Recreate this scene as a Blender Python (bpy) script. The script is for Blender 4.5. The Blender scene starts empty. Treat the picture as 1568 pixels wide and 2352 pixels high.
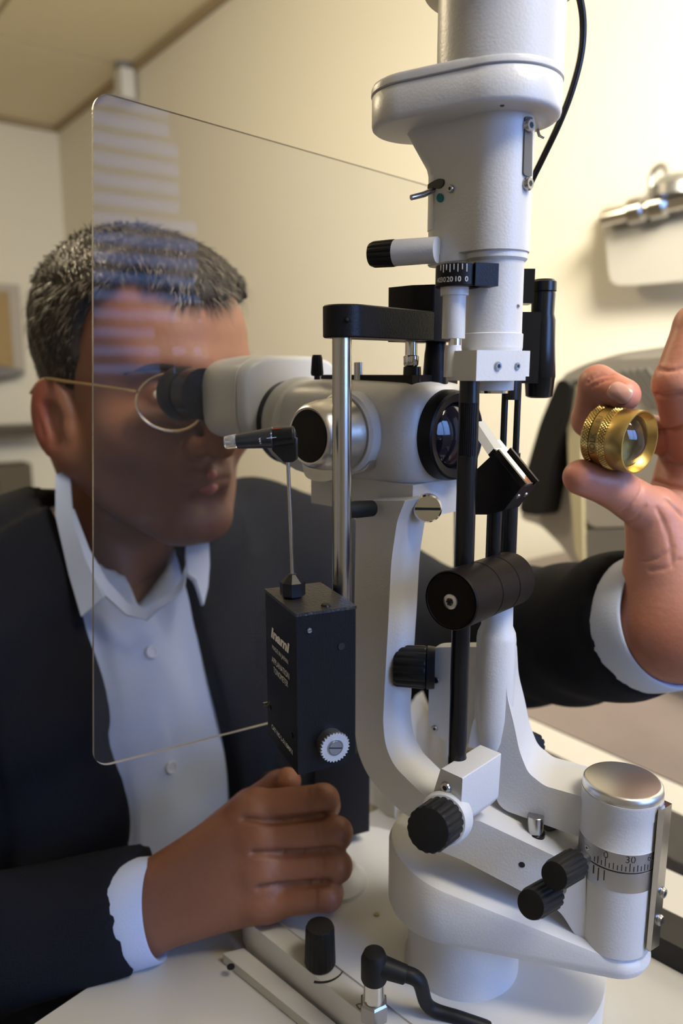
import bpy, bmesh, random
import numpy as np
from math import *
from mathutils import Vector, Matrix, noise
from mathutils.bvhtree import BVHTree
R = random.Random(7)
S = bpy.context.scene
COL = S.collection
# ---------------------------------------------------------------- camera
FPX, PITCH, CAM = 1750.0, radians(10.4), Vector((0, 0, 1.12))
cd = bpy.data.cameras.new('camera'); cam = bpy.data.objects.new('camera', cd); COL.objects.link(cam)
cam.location = CAM; cam.rotation_euler = (pi/2-PITCH, 0, 0)
cd.sensor_fit = 'VERTICAL'; cd.sensor_height = 36; cd.lens = 36*FPX/2352
cd.clip_start = .02; cd.clip_end = 60
cd.dof.use_dof = True; cd.dof.focus_distance = .358; cd.dof.aperture_fstop = 6.6
S.camera = cam
# ---------------------------------------------------------------- world, light, exposure
w = bpy.data.worlds.new('world'); S.world = w; w.use_nodes = True
w.node_tree.nodes['Background'].inputs[0].default_value = (.75, .8, 1, 1)
w.node_tree.nodes['Background'].inputs[1].default_value = .25
S.view_settings.view_transform = 'Standard'; S.view_settings.look = 'None'
S.view_settings.gamma = 1; S.view_settings.use_curve_mapping = False
S.view_settings.exposure = .03
S.cycles.use_denoising = True
S.cycles.max_bounces = 10; S.cycles.transparent_max_bounces = 16
S.cycles.caustics_reflective = False
S.cycles.sample_clamp_indirect = 6
UR, VR = Vector((.607, -.795, 0)), Vector((.795, .607, 0))         # room axes
CORNER = Vector((-1.575, 4.542, 0))
def room(a, b, z): return UR*a + VR*b + Vector((0, 0, z))
def area(name, loc, tgt, sx, sy, power, col, spread=pi):
    l = bpy.data.lights.new(name, 'AREA'); l.shape = 'RECTANGLE'; l.size = sx; l.size_y = sy
    l.energy = power; l.color = col; l.spread = spread
    o = bpy.data.objects.new(name, l); COL.objects.link(o); o.location = loc
    o.rotation_euler = (Vector(tgt)-Vector(loc)).to_track_quat('-Z', 'Z').to_euler(); return o
pl_ = bpy.data.lights.new('added_pendant_light', 'POINT'); pl_.energy = 24; pl_.color = (1, .82, .54); pl_.shadow_soft_size = .13
po_ = bpy.data.objects.new('added_pendant_light', pl_); COL.objects.link(po_); po_.location = room(-1.75, .1, 1.98)  # warm overhead light, hung free as an added pendant to brighten the ceiling
area('wall_lamp_light', room(.45, .62, 2.2), room(-1.2, 1.5, 1.15), .7, .7, 38, (1, .905, .73), radians(105))
# ---------------------------------------------------------------- projection helpers
FW = Vector((0, cos(PITCH), -sin(PITCH))); UPV = Vector((0, sin(PITCH), cos(PITCH))); XV = Vector((1, 0, 0)); ZV = Vector((0, 0, 1))
def ray(px, py): return FW + XV*((px-784)/FPX) + UPV*((1176-py)/FPX)
def P(px, py, Y): d = ray(px, py); return CAM + d*(Y/d.y)
def onz(px, py, z): d = ray(px, py); return CAM + d*((z-CAM.z)/d.z)
def onpl(px, py, o, n): d = ray(px, py); return CAM + d*((Vector(o)-CAM).dot(n)/d.dot(n))
def mpp(q): return (Vector(q)-CAM).dot(FW)/FPX
def zrow(py, Y):
    b = (1176-py)/FPX
    return CAM.z + Y*(b*cos(PITCH)-sin(PITCH))/(cos(PITCH)+b*sin(PITCH))
def az(a): a = radians(a); return Vector((sin(a), cos(a), 0))
U, V, M = az(135), az(45), az(113)      # slit lamp: towards the patient, across, along the lamp arm
# ---------------------------------------------------------------- materials
def mat(name, col, rough=.5, metal=0, spec=.5, bump=0, bscale=200, vary=0, vscale=8, coat=0, aniso=0, sub=0, subcol=None, trans=0, ior=1.45, emit=None, estr=0, sheen=0):
    m = bpy.data.materials.new(name); m.use_nodes = True; nt = m.node_tree; b = nt.nodes['Principled BSDF']
    I = b.inputs; I['Base Color'].default_value = (*col, 1); I['Roughness'].default_value = rough; I['Metallic'].default_value = metal
    I['Specular IOR Level'].default_value = spec; I['Coat Weight'].default_value = coat; I['Transmission Weight'].default_value = trans; I['IOR'].default_value = ior
    I['Sheen Weight'].default_value = sheen
    if sub: I['Subsurface Weight'].default_value = sub; I['Subsurface Radius'].default_value = (.008, .003, .0015); I['Subsurface Scale'].default_value = 1
    if aniso: I['Anisotropic'].default_value = aniso
    if emit: I['Emission Color'].default_value = (*emit, 1); I['Emission Strength'].default_value = estr
    tc = nt.nodes.new('ShaderNodeTexCoord')
    if vary:
        n = nt.nodes.new('ShaderNodeTexNoise'); n.inputs['Scale'].default_value = vscale; n.inputs['Detail'].default_value = 5
        nt.links.new(tc.outputs['Object'], n.inputs['Vector'])
        mx = nt.nodes.new('ShaderNodeMix'); mx.data_type = 'RGBA'
        mx.inputs[6].default_value = (*[c*(1-vary) for c in col], 1); mx.inputs[7].default_value = (*[min(1, c*(1+vary)) for c in col], 1)
        nt.links.new(n.outputs['Fac'], mx.inputs[0]); nt.links.new(mx.outputs[2], I['Base Color'])
    if bump:
        n = nt.nodes.new('ShaderNodeTexNoise'); n.inputs['Scale'].default_value = bscale; n.inputs['Detail'].default_value = 3
        nt.links.new(tc.outputs['Object'], n.inputs['Vector'])
        bp = nt.nodes.new('ShaderNodeBump'); bp.inputs['Strength'].default_value = bump; bp.inputs['Distance'].default_value = .001
        nt.links.new(n.outputs['Fac'], bp.inputs['Height']); nt.links.new(bp.outputs[0], I['Normal'])
    return m
def thin_clear(name, tint, ior, rough=.0, haze=0):
    m = bpy.data.materials.new(name); m.use_nodes = True; nt = m.node_tree; nt.nodes.clear()
    o = nt.nodes.new('ShaderNodeOutputMaterial'); t = nt.nodes.new('ShaderNodeBsdfTransparent'); t.inputs[0].default_value = (*tint, 1)
    g = nt.nodes.new('ShaderNodeBsdfGlossy'); g.inputs['Roughness'].default_value = rough
    fr = nt.nodes.new('ShaderNodeFresnel'); fr.inputs[0].default_value = ior
    mx = nt.nodes.new('ShaderNodeMixShader'); nt.links.new(fr.outputs[0], mx.inputs[0]); nt.links.new(t.outputs[0], mx.inputs[1]); nt.links.new(g.outputs[0], mx.inputs[2])
    last = mx
    if haze:
        df = nt.nodes.new('ShaderNodeBsdfDiffuse'); df.inputs[0].default_value = (.8, .8, .8, 1); m2 = nt.nodes.new('ShaderNodeMixShader'); m2.inputs[0].default_value = haze
        nt.links.new(mx.outputs[0], m2.inputs[1]); nt.links.new(df.outputs[0], m2.inputs[2]); last = m2
    nt.links.new(last.outputs[0], o.inputs[0]); return m
WHITE = mat('white_enamel', (.62, .62, .62), .36, bump=.12, bscale=900)
WHITE2 = mat('white_plastic', (.65, .65, .64), .30)
CREAM = mat('cream_plastic', (.66, .60, .50), .4)
BLACK = mat('black_paint', (.007, .007, .009), .40, spec=.22, bump=.15, bscale=1200)
BLACKS = mat('black_satin', (.007, .007, .008), .26, spec=.4)
BROWNBLK = mat('black_roller', (.010, .0075, .0065), .5, spec=.12, bump=.1, bscale=1200)
RUBBER = mat('black_rubber', (.008, .008, .008), .5, spec=.3)
STEEL = mat('brushed_steel', (.50, .49, .48), .22, 1)
CHROME = mat('chrome', (.75, .74, .72), .12, 1)
ALU = mat('satin_aluminium', (.66, .65, .63), .33, 1)
ALUD = mat('grey_aluminium', (.40, .40, .40), .4, 1)
RINGM = mat('scale_ring_metal', (.36, .36, .37), .30, .9, aniso=.7)
SCREW = mat('screw_steel', (.45, .45, .46), .25, 1)
HOLE = mat('dark_hole', (.01, .01, .011), .6)
GREYP = mat('grey_plate', (.10, .10, .10), .45)
INKW = mat('white_print', (.75, .75, .74), .5)
INKB = mat('black_print', (.015, .015, .018), .5)
TEAL = mat('teal_dot', (.005, .16, .17), .5)
REDI = mat('red_print', (.4, .02, .02), .5)
GOLD = mat('gold_anodised', (.60, .42, .14), .34, 1)
GOLDD = mat('gold_knurl', (.60, .43, .16), .22, 1)
ENGR = mat('engraving', (.22, .15, .07), .5, .5)
MIRROR = mat('mirror_silver', (.88, .88, .86), .04, 1)
GLASS = mat('optical_glass', (1, 1, 1), .0, trans=1, ior=1.52)
PRISMG = mat('prism_plastic', (.75, .74, .70), .12, trans=.75, ior=1.49)
ACRYL = thin_clear('clear_acrylic', (.95, .95, .95), 1.125, .004, .009)
EDGE = mat('acrylic_edge', (.62, .58, .50), .25, trans=.35, bump=.5, bscale=600)
DARKLENS = mat('coated_lens', (.010, .008, .012), .06, coat=.25, spec=.4)
SPECT = thin_clear('spectacle_glass', (.96, .96, .96), 1.45)
WALLM = mat('cream_wall', (.80, .77, .66), .7, bump=.1, bscale=150)
CEILM = mat('ceiling_tile', (.86, .78, .56), .9, bump=.25, bscale=120, vary=.03, vscale=20)
TBAR = mat('ceiling_grid', (.58, .49, .33), .6)
TRIMB = mat('wall_angle', (.36, .28, .17), .6)
FLOORM = mat('vinyl_floor', (.35, .30, .25), .5, vary=.1, vscale=3)
TABLEM = mat('table_cream', (.54, .51, .44), .38)
LAMINATE = mat('laminate_top', (.21, .17, .15), .45, vary=.35, vscale=7)
BOARDM = mat('cork_board', (.40, .29, .14), .8, vary=.1, vscale=30)
JACKET = mat('navy_wool', (.0085, .0095, .014), .85, spec=.15, bump=.35, bscale=700, vary=.15, vscale=30)
SHIRT = mat('shirt_cotton', (.47, .53, .67), .75, bump=.2, bscale=900)
BUTTON = mat('shirt_button', (.62, .64, .68), .35)
SKIN = mat('brown_skin', (.25, .108, .060), .48, sub=.10, bump=.25, bscale=260, vary=.16, vscale=26)
PALM = mat('pink_palm', (.50, .225, .155), .45, sub=.12, bump=.22, bscale=300, vary=.14, vscale=40)
def skin_tone_glow(m):
    nt = m.node_tree; b = nt.nodes['Principled BSDF']; lk = b.inputs['Base Color'].links[0]; src = lk.from_socket
    at = nt.nodes.new('ShaderNodeAttribute'); at.attribute_name = 'skin_tone_glow'
    mx = nt.nodes.new('ShaderNodeMix'); mx.data_type = 'RGBA'; mx.blend_type = 'MULTIPLY'; mx.inputs[0].default_value = 1
    nt.links.new(src, mx.inputs[6]); nt.links.new(at.outputs['Color'], mx.inputs[7]); nt.links.new(mx.outputs[2], b.inputs['Base Color'])
skin_tone_glow(SKIN); skin_tone_glow(PALM)
NAIL = mat('nail', (.56, .30, .23), .28, coat=.2)
LIP = mat('lips', (.40, .13, .11), .4, vary=.1, vscale=60)
EYEW = mat('eyeball', (.65, .6, .55), .15, coat=.5)
IRIS = mat('iris', (.03, .015, .008), .1)
HAIR = mat('greying_hair', (.034, .027, .021), .6, spec=.25, vary=.6, vscale=40, bump=.9, bscale=180)
HAIRG = mat('grey_hair_strands', (.17, .14, .108), .45, vary=.6, vscale=60)
HAIRD = mat('dark_hair_strands', (.022, .017, .013), .38)
GOLDW = mat('gold_wire', (.75, .58, .38), .2, 1)
GREYD = mat('grey_device', (.45, .44, .42), .45)
GREYD2 = mat('dark_grey_device', (.22, .22, .22), .5)
FROST = mat('frosted_plate', (.62, .61, .55), .35, trans=.25)
PAPER = mat('white_paper', (.88, .85, .76), .8)
TROUS = mat('dark_trousers', (.012, .013, .018), .8)
SKYP = mat('window_daylight_pane', (0, 0, 0), .5, emit=(.24, .44, 1), estr=17)
LAMPP = mat('ceiling_diffuser', (.9, .9, .9), .5, emit=(1, .82, .55), estr=6.0)
BLIND = mat('blind_slat', (.45, .46, .50), .5)
# ---------------------------------------------------------------- mesh builder
def basis(axis):
    a = Vector(axis).normalized()
    t = ZV if abs(a.z) < .9 else Vector((1, 0, 0))
    x = t.cross(a).normalized(); y = a.cross(x).normalized()
    return x, y, a
class MB:
    def __init__(s): s.b = bmesh.new()
    def _bev(s, geom_faces, w, seg=3):
        if w <= 0: return
        es = {e for f in geom_faces for e in f.edges if e.is_manifold and e.calc_face_angle(0) > radians(20)}
        bmesh.ops.bevel(s.b, geom=list(es), offset=w, segments=seg, profile=.5, affect='EDGES', clamp_overlap=True)
    def rings(s, rings, caps=True, close=False):
        vs = [[s.b.verts.new(p) for p in r] for r in rings]; n = len(vs[0]); fs = []
        for i in range(len(vs)-(0 if close else 1)):
            a, b = vs[i], vs[(i+1) % len(vs)]
            for j in range(n):
                fs.append(s.b.faces.new((a[j], a[(j+1) % n], b[(j+1) % n], b[j])))
        if caps and not close:
            fs.append(s.b.faces.new(list(reversed(vs[0])))); fs.append(s.b.faces.new(vs[-1]))
        return fs
    def lathe(s, o, axis, prof, seg=56, caps=True, ribs=None, a0=0, a1=2*pi):
        x, y, a = basis(axis); o = Vector(o); rs = []
        for k, (h, r) in enumerate(prof):
            r = max(r, 1e-6); ring = []
            for j in range(seg):
                t = 2*pi*j/seg; rr = r
                if ribs and (len(ribs) < 3 or k in ribs[2]): rr = r - ribs[1]*(.5+.5*cos(ribs[0]*t))**3
                ring.append(o + a*h + (x*cos(t)+y*sin(t))*rr)
            rs.append(ring)
        s.rings(rs, caps); return s
    def cyl(s, p0, p1, r0, r1=None, seg=40, ch=0):
        p0, p1 = Vector(p0), Vector(p1); r1 = r0 if r1 is None else r1; L = (p1-p0).length
        pr = [(0, r0), (L, r1)] if not ch else [(0, r0-ch), (ch, r0), (L-ch, r1), (L, r1-ch)]
        return s.lathe(p0, p1-p0, pr, seg)
    def box(s, c, dims, x=XV, y=None, z=ZV, bev=0, seg=3):
        x = Vector(x).normalized(); z = Vector(z).normalized(); y = z.cross(x) if y is None else Vector(y).normalized(); c = Vector(c)
        vs = [s.b.verts.new(c + x*(i*dims[0]/2) + y*(j*dims[1]/2) + z*(k*dims[2]/2)) for i in (-1, 1) for j in (-1, 1) for k in (-1, 1)]
        fs = [s.b.faces.new([vs[i] for i in q]) for q in ((0, 1, 3, 2), (4, 6, 7, 5), (0, 4, 5, 1), (2, 3, 7, 6), (0, 2, 6, 4), (1, 5, 7, 3))]
        s._bev(fs, bev, seg); return s
    def prism(s, pts, ext, bev=0, seg=3):
        a = [Vector(p) for p in pts]; b = [p+Vector(ext) for p in a]
        n = Vector((0, 0, 0))
        for i in range(len(a)): n += (a[i]-a[0]).cross(a[(i+1) % len(a)]-a[0])
        if n.dot(Vector(ext)) > 0: a.reverse(); b.reverse()
        va = [s.b.verts.new(p) for p in a]; vb = [s.b.verts.new(p) for p in b]; N = len(a)
        fs = [s.b.faces.new(va), s.b.faces.new(list(reversed(vb)))]
        for i in range(N): fs.append(s.b.faces.new((va[(i+1) % N], va[i], vb[i], vb[(i+1) % N])))
        s._bev(fs, bev, seg); return s
    def trace(s, pxs, o, n, thick, bev=0, seg=3, both=False):
        n = Vector(n).normalized()
        pts = [onpl(x, y, o, n) for x, y in pxs]
        if both: pts = [q + n*thick/2 for q in pts]
        return s.prism(pts, -n*thick, bev, seg)
    def tube(s, pts, r, seg=14, smooth=6):
        pts = [Vector(p) for p in pts]
        if smooth and len(pts) > 2: pts = spline(pts, smooth)
        rr = r if isinstance(r, (list, tuple)) else [r]*len(pts)
        if len(rr) != len(pts): rr = list(np.interp(np.linspace(0, 1, len(pts)), np.linspace(0, 1, len(rr)), rr))
        rs = []; x = None
        for i, q in enumerate(pts):
            t = (pts[min(i+1, len(pts)-1)]-pts[max(i-1, 0)]).normalized()
            if x is None: x, y, _ = basis(t)
            else: x = (x - t*x.dot(t)).normalized(); y = t.cross(x)
            rs.append([q + (x*cos(2*pi*j/seg)+y*sin(2*pi*j/seg))*rr[i] for j in range(seg)])
        s.rings(rs); return s
    def loft(s, secs, N=48, ex=5):
        rs = []
        for c, x, y, hw, hh in secs:
            ring = []
            for j in range(N):
                t = 2*pi*j/N; ct, st = cos(t), sin(t)
                ring.append(Vector(c)+Vector(x)*(hw*copysign(abs(ct)**(2/ex), ct))+Vector(y)*(hh*copysign(abs(st)**(2/ex), st)))
            rs.append(ring)
        s.rings(rs); return s
    def build(s, name, m, parent=None, smooth=35, recalc=True):
        if recalc: bmesh.ops.recalc_face_normals(s.b, faces=s.b.faces)
        me = bpy.data.meshes.new(name); s.b.to_mesh(me); s.b.free()
        return link(name, me, m, parent, smooth)
def spline(pts, k):
    out = []; n = len(pts)
    for i in range(n-1):
        p0, p1, p2, p3 = pts[max(i-1, 0)], pts[i], pts[i+1], pts[min(i+2, n-1)]
        for j in range(k):
            t = j/k
            out.append(.5*((2*p1)+(p2-p0)*t+(2*p0-5*p1+4*p2-p3)*t*t+(3*p1-p0-3*p2+p3)*t**3))
    out.append(pts[-1]); return out
def rnd(pts, r, k=5):                    # round the corners of a pixel polygon
    out = []; n = len(pts)
    for i in range(n):
        a, b, c = (Vector(pts[i-1]).to_2d(), Vector(pts[i]).to_2d(), Vector(pts[(i+1) % n]).to_2d())
        ri = r[i] if isinstance(r, (list, tuple)) else r
        if ri <= 0: out.append(tuple(b)); continue
        d1 = min(ri, (a-b).length*.48); d2 = min(ri, (c-b).length*.48)
        p = b+(a-b).normalized()*d1; q = b+(c-b).normalized()*d2
        for j in range(k+1):
            t = j/k; out.append(tuple(p*(1-t)**2+b*2*t*(1-t)+q*t*t))
    return out
def link(name, me, m, parent=None, smooth=35):
    for p in me.polygons: p.use_smooth = smooth > 0
    if 0 < smooth < 180: me.set_sharp_from_angle(angle=radians(smooth))
    for mm in (m if isinstance(m, (list, tuple)) else [m]): me.materials.append(mm)
    o = bpy.data.objects.new(name, me); COL.objects.link(o)
    n = len(me.vertices); co = np.empty(n*3, np.float32); me.vertices.foreach_get('co', co); co = co.reshape(-1, 3)
    c = (co.min(0)+co.max(0))/2; me.vertices.foreach_set('co', (co-c).ravel()); me.update()
    c = Vector([float(v) for v in c])
    if parent is None: o.location = c
    else:
        o.parent = parent; o.location = c - wloc(parent)
    return o
def wloc(o):
    q = Vector(o.location)
    while o.parent: o = o.parent; q += o.location
    return q
def thing(name, label, cat, loc, group=None):
    o = bpy.data.objects.new(name, None); o.empty_display_size = .02; COL.objects.link(o); o.location = loc
    return tag(o, label, cat, group)
def tag(o, label, cat, group=None):
    o['label'] = label; o['category'] = cat
    if group: o['group'] = group
    return o
def struct(o): o['kind'] = 'structure'; return o
def bvh(o):
    q = wloc(o); me = o.data
    return BVHTree.FromPolygons([v.co+q for v in me.vertices], [tuple(p.vertices) for p in me.polygons])
def hit(t, px, py):
    d = ray(px, py).normalized(); r = t.ray_cast(CAM, d)
    return (r[0], r[1]) if r[0] is not None else (None, None)
def textmesh(s, size, bold=0, shear=0, spacing=1):
    c = bpy.data.curves.new('t', 'FONT'); c.body = s; c.size = size; c.align_x = 'CENTER'; c.align_y = 'CENTER'; c.offset = bold; c.shear = shear; c.space_character = spacing; c.resolution_u = 3
    o = bpy.data.objects.new('t', c); me = bpy.data.meshes.new_from_object(o); bpy.data.objects.remove(o); bpy.data.curves.remove(c); return me
def text(name, s, size, loc, x, y, m, parent, bold=0, shear=0, spacing=1, sy=1):
    me = textmesh(s, size, bold, shear, spacing); x = Vector(x).normalized(); y = Vector(y); y = (y-x*y.dot(x)).normalized()
    for v in me.vertices: v.co = Vector(loc)+x*v.co.x+y*v.co.y*sy
    return link(name, me, m, parent, 0)
def text_cyl(name, s, size, o, axis, ref, r, ang, h, m, parent, flip=1, vert=False, bold=0, spacing=1):
    # letters wrapped on a cylinder; ref = direction of angle 0
    me = textmesh(s, size, bold, 0, spacing); a = Vector(axis).normalized(); e = Vector(ref); e = (e-a*e.dot(a)).normalized(); g = a.cross(e)
    for v in me.vertices:
        t = ang + flip*v.co.x/r
        v.co = Vector(o)+a*(h+flip*v.co.y)+(e*cos(t)+g*sin(t))*r
    return link(name, me, m, parent, 0)
def vprof(px, pyref, Y, rows):           # vertical axis through the pixel, silhouette rows (py, half width in px) -> origin, profile
    q = P(px, pyref, Y); out = []
    for py, hw in rows:
        z = zrow(py, Y); out.append((z, hw*mpp((q.x, Y, z))))
    return Vector((q.x, Y, 0)), out
def screw(name, q, n, r, parent, m=SCREW, hexr=.5, slot=False):
    o = MB().lathe(q-n*r*.3, n, [(0, r), (r*.5, r), (r*.8, r*.82), (r*.8, r*.55), (r*.8, hexr*r)], 24).build(name, m, parent)
    if slot: MB().box(q+n*r*.5, (r*1.7, r*.28, r*.06), *basis(n)).build('slot', HOLE, o)
    else: MB().lathe(q+n*r*.46, n, [(0, r*hexr), (r*.06, r*hexr*.95)], 6).build('socket', HOLE, o)
    return o
def knob(parent, o, axis, prof, n=16, d=.0006, rows=None, m=RUBBER, name='knob', seg=128):
    return MB().lathe(o, axis, prof, seg, ribs=(n, d, rows) if rows else None).build(name, m, parent, 30)
# ================================================================ ROOM
CEIL = 2.45
def wallbox(name, a0, a1, b0, b1, z0=0, z1=CEIL+.1, m=WALLM):
    o = MB().prism([room(a0, b0, z0), room(a1, b0, z0), room(a1, b1, z0), room(a0, b1, z0)], (0, 0, z1-z0)).build(name, m, None, 0); return struct(o)
cu, cv = UR.dot(CORNER), VR.dot(CORNER)      # far-left corner in room axes
WU, WV = 1.85, cv-4.0                       # window wall, wall behind the doctor's back
wallbox('wall_back', cu-.1, WU+.1, cv, cv+.1)
wallbox('wall_left', cu-.1, cu, WV-.1, cv)
wallbox('wall_front', cu-.1, WU+.1, WV-.1, WV)
W0, W1, WZ0, WZ1 = .18, 1.38, 1.0, 2.15      # window opening on the right wall
wr = MB()
for (b0, b1, z0, z1) in ((WV, W0, 0, CEIL+.1), (W1, cv, 0, CEIL+.1), (W0, W1, 0, WZ0), (W0, W1, WZ1, CEIL+.1)):
    wr.prism([room(WU, b0, z0), room(WU+.1, b0, z0), room(WU+.1, b1, z0), room(WU, b1, z0)], (0, 0, z1-z0))
struct(wr.build('wall_right', WALLM, None, 0))
struct(MB().prism([room(cu-.1, WV-.1, 0), room(WU+.1, WV-.1, 0), room(WU+.1, cv+.1, 0), room(cu-.1, cv+.1, 0)], (0, 0, -.1)).build('floor', FLOORM, None, 0))
ceil = struct(MB().prism([room(cu-.1, WV-.1, CEIL+.02), room(WU+.1, WV-.1, CEIL+.02), room(WU+.1, cv+.1, CEIL+.02), room(cu-.1, cv+.1, CEIL+.02)], (0, 0, .1)).build('ceiling', TBAR, None, 0))
tile_me = None
aa = cu
TA, TB = 1.044, .61
for i in range(7):
    for j in range(7):
        a0 = cu+TA*i; a1 = min(a0+TA, WU); b1 = cv-TB*j; b0 = max(b1-TB, WV)
        if a1-a0 < .05 or b1-b0 < .05: continue
        c = room((a0+a1)/2, (b0+b1)/2, CEIL+.012)
        MB().box(c, (a1-a0-.024, b1-b0-.024, .014), UR, bev=.003, seg=1).build('ceiling_tile', CEILM, ceil, 30)
struct(MB().box(room((cu+WU)/2, cv-.012, CEIL-.008), (WU-cu, .024, .03), UR).build('trim_1', TRIMB, None, 0))
struct(MB().box(room(cu+.012, (cv+WV)/2, CEIL-.008), (.024, cv-WV-.05, .03), UR).build('trim_2', TRIMB, None, 0))
for nm, c, d in (('baseboard_back', room((cu+WU)/2, cv-.008, .05), (WU-cu, .016, .1)), ('baseboard_left', room(cu+.008, (cv+WV)/2, .05), (.016, cv-WV-.04, .1))):
    struct(MB().box(c, d, UR, bev=.003, seg=1).build(nm, TABLEM, None, 30))
# window with blinds (behind and right of the camera; it is what the shield reflects)
win = struct(MB().box(room(WU+.05, (W0+W1)/2, (WZ0+WZ1)/2), (.012, W1-W0, WZ1-WZ0), UR).build('window_1', SKYP, None, 0))
fr = MB()
for c, d in ((room(WU+.03, W0+.02, (WZ0+WZ1)/2), (.05, .04, WZ1-WZ0)), (room(WU+.03, W1-.02, (WZ0+WZ1)/2), (.05, .04, WZ1-WZ0)),
             (room(WU+.03, (W0+W1)/2, WZ0+.02), (.05, W1-W0-.08, .04)), (room(WU+.03, (W0+W1)/2, WZ1-.02), (.05, W1-W0-.08, .04)), (room(WU+.03, (W0+W1)/2, (WZ0+WZ1)/2), (.04, .05, WZ1-WZ0-.08))):
    fr.box(c, d, UR)
fr.build('window_frame', WHITE2, win, 0)
bl = thing('window_blind', 'grey horizontal slatted blind hanging over the daylight window', 'blind', room(WU-.03, (W0+W1)/2, WZ1))
MB().box(room(WU-.03, (W0+W1)/2, WZ1-.02), (.04, W1-W0-.04, .04), UR, bev=.004).build('head_rail', BLIND, bl)
z = WZ1-.07
while z > WZ0+.02:
    MB().box(room(WU-.03, (W0+W1)/2, z), (.05, W1-W0-.06, .003), UR*.8+ZV*.6, y=VR, z=(UR*-.6+ZV*.8)).build('slat', BLIND, bl, 0); z -= .06
cl = thing('added_pendant_lamp', 'unseen warm overhead lamp, pendant form added to light the ceiling', 'lamp', room(-1.75, .1, CEIL))  # out of view; pendant form added so light reaches ceiling and walls
gl = room(-1.75, .1, 2.02)
MB().lathe(room(-1.75, .1, CEIL), -ZV, [(0, .06), (.012, .06), (.025, .03)], 40).build('ceiling_rose', WHITE2, cl)
MB().cyl(room(-1.75, .1, 2.14), room(-1.75, .1, CEIL-.02), .004).build('flex', RUBBER, cl)
MB().lathe(gl+ZV*.10, ZV, [(0, .03), (.03, .03), (.045, .012)], 32).build('lamp_holder', CHROME, cl)
hm = MB(); hm.lathe(gl, -ZV, [(-.055, .15), (-.08, .11), (-.10, .035)], 48, caps=False); hm.build('shade', WHITE2, cl, 60)
# small bracket where ceiling meets the back wall
q = onpl(285, 168, room(0, cv-.05, 0), VR)
br = thing('ceiling_bracket', 'small white bracket with dark cap under the ceiling edge', 'bracket', q)
MB().box(q+Vector((0, 0, -.05)), (.08, .06, .12), UR, bev=.015).build('housing', WHITE2, br)
MB().cyl(q+Vector((0, 0, .015)), q+Vector((0, 0, .07)), .04, .03, ch=.004).build('cap', GREYD2, br)
# left wall: pin board, shelf, counter items
o, n = room(cu+.03, 0, 0), -UR
def onleft(px, py, off=.03): return onpl(px, py, room(cu+off, 0, 0), UR)
pb = thing('pin_board', 'brown pin board with pale frame on the left wall', 'board', onleft(-40, 860))
A, B = onleft(-150, 642), onleft(58, 860)
w_ = abs((B-A).dot(VR)); h_ = A.z-B.z; c_ = room(cu+.02, (A+B).dot(VR)/2, (A.z+B.z)/2)
MB().box(c_, (.03, w_-.1, h_-.08), UR, bev=.004).build('cork', BOARDM, pb)
ff = MB()
for dy, dz, sy, sz in ((0, h_/2-.02, w_, .04), (0, -h_/2+.02, w_, .04), (w_/2-.03, 0, .06, h_-.08), (-w_/2+.03, 0, .06, h_-.08)):
    ff.box(c_+VR*dy+ZV*dz, (.045, sy, sz), UR, bev=.004)
ff.build('frame', mat('pale_frame', (.46, .42, .36), .5), pb)
dk = MB(); q = onleft(8, 856, .1); dk.lathe(q-VR*.22, VR, [(0, .03), (.02, .05), (.20, .04), (.32, .015)], 24)
tag(dk.build('desk_lamp_head', GREYD2), 'dark lamp head below the brown pin board', 'lamp')
q = onleft(20, 988, .16)
sh = tag(MB().box(q-VR*.3, (.30, .95, .045), UR, bev=.004).build('wall_shelf', mat('dark_shelf', (.06, .045, .03), .5)), 'dark brown wall shelf left of the man\'s ear', 'shelf')
q = onleft(28, 1120, .3)
tag(MB().box(q+Vector((0, 0, -.02)), (.16, .17, .30), UR, bev=.02).build('speaker', mat('grey_brown', (.10, .085, .06), .6)), 'small dark box standing on the counter behind the shoulder', 'box')
ct = thing('counter_cabinet', 'pale counter cabinet along the left wall', 'cabinet', room(cu+.25, cv-1.6, 0))
qz = q.z-.17
MB().box(room(cu+.26, cv-1.7, qz/2-.02), (.5, 3.2, qz-.04), UR).build('body', TABLEM, ct)
MB().box(room(cu+.27, cv-1.7, qz-.02), (.54, 3.24, .04), UR, bev=.006).build('worktop', WHITE2, ct)
for i in range(5):
    d_ = MB().box(room(cu+.52, cv-.45-.62*i, qz/2-.02), (.02, .58, qz-.12), UR, bev=.004).build('door', TABLEM, ct)
    MB().box(room(cu+.54, cv-.22-.62*i, qz/2+.1), (.02, .012, .12), UR, bev=.003).build('handle', STEEL, d_)
# right back: chrome wall bar with hanging frosted plate
wb = thing('wall_bracket', 'chrome wall bar with wire loop and hanging frosted plate', 'bracket', onpl(1480, 500, room(0, cv, 0), VR))
def onw(px, py, off): return onpl(px, py, room(0, cv-off, 0), VR)
k0, k1 = onw(1385, 502, .08), onw(1680, 433, .08)
MB().cyl(k0, k1, .017, ch=.002).build('bar', CHROME, wb)
for px in (1468, 1518):
    q = onw(px, 502-(px-1385)*.235, .08); d = (k1-k0).normalized()
    MB().lathe(q-d*.02, d, [(0, .018), (.004, .026), (.034, .026), (.04, .018)], 32).build('collar', STEEL, wb)
MB().tube([onw(1478, 470, .07), onw(1492, 445, .07), onw(1497, 400, .07), onw(1518, 380, .07), onw(1536, 402, .07), onw(1543, 440, .07)], .006).build('loop', ALUD, wb)
MB().lathe(onw(1555, 452, .08), ZV, [(0, .05), (.018, .05), (.035, .035), (.042, .01)], 32).build('dome', ALUD, wb)
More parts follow.
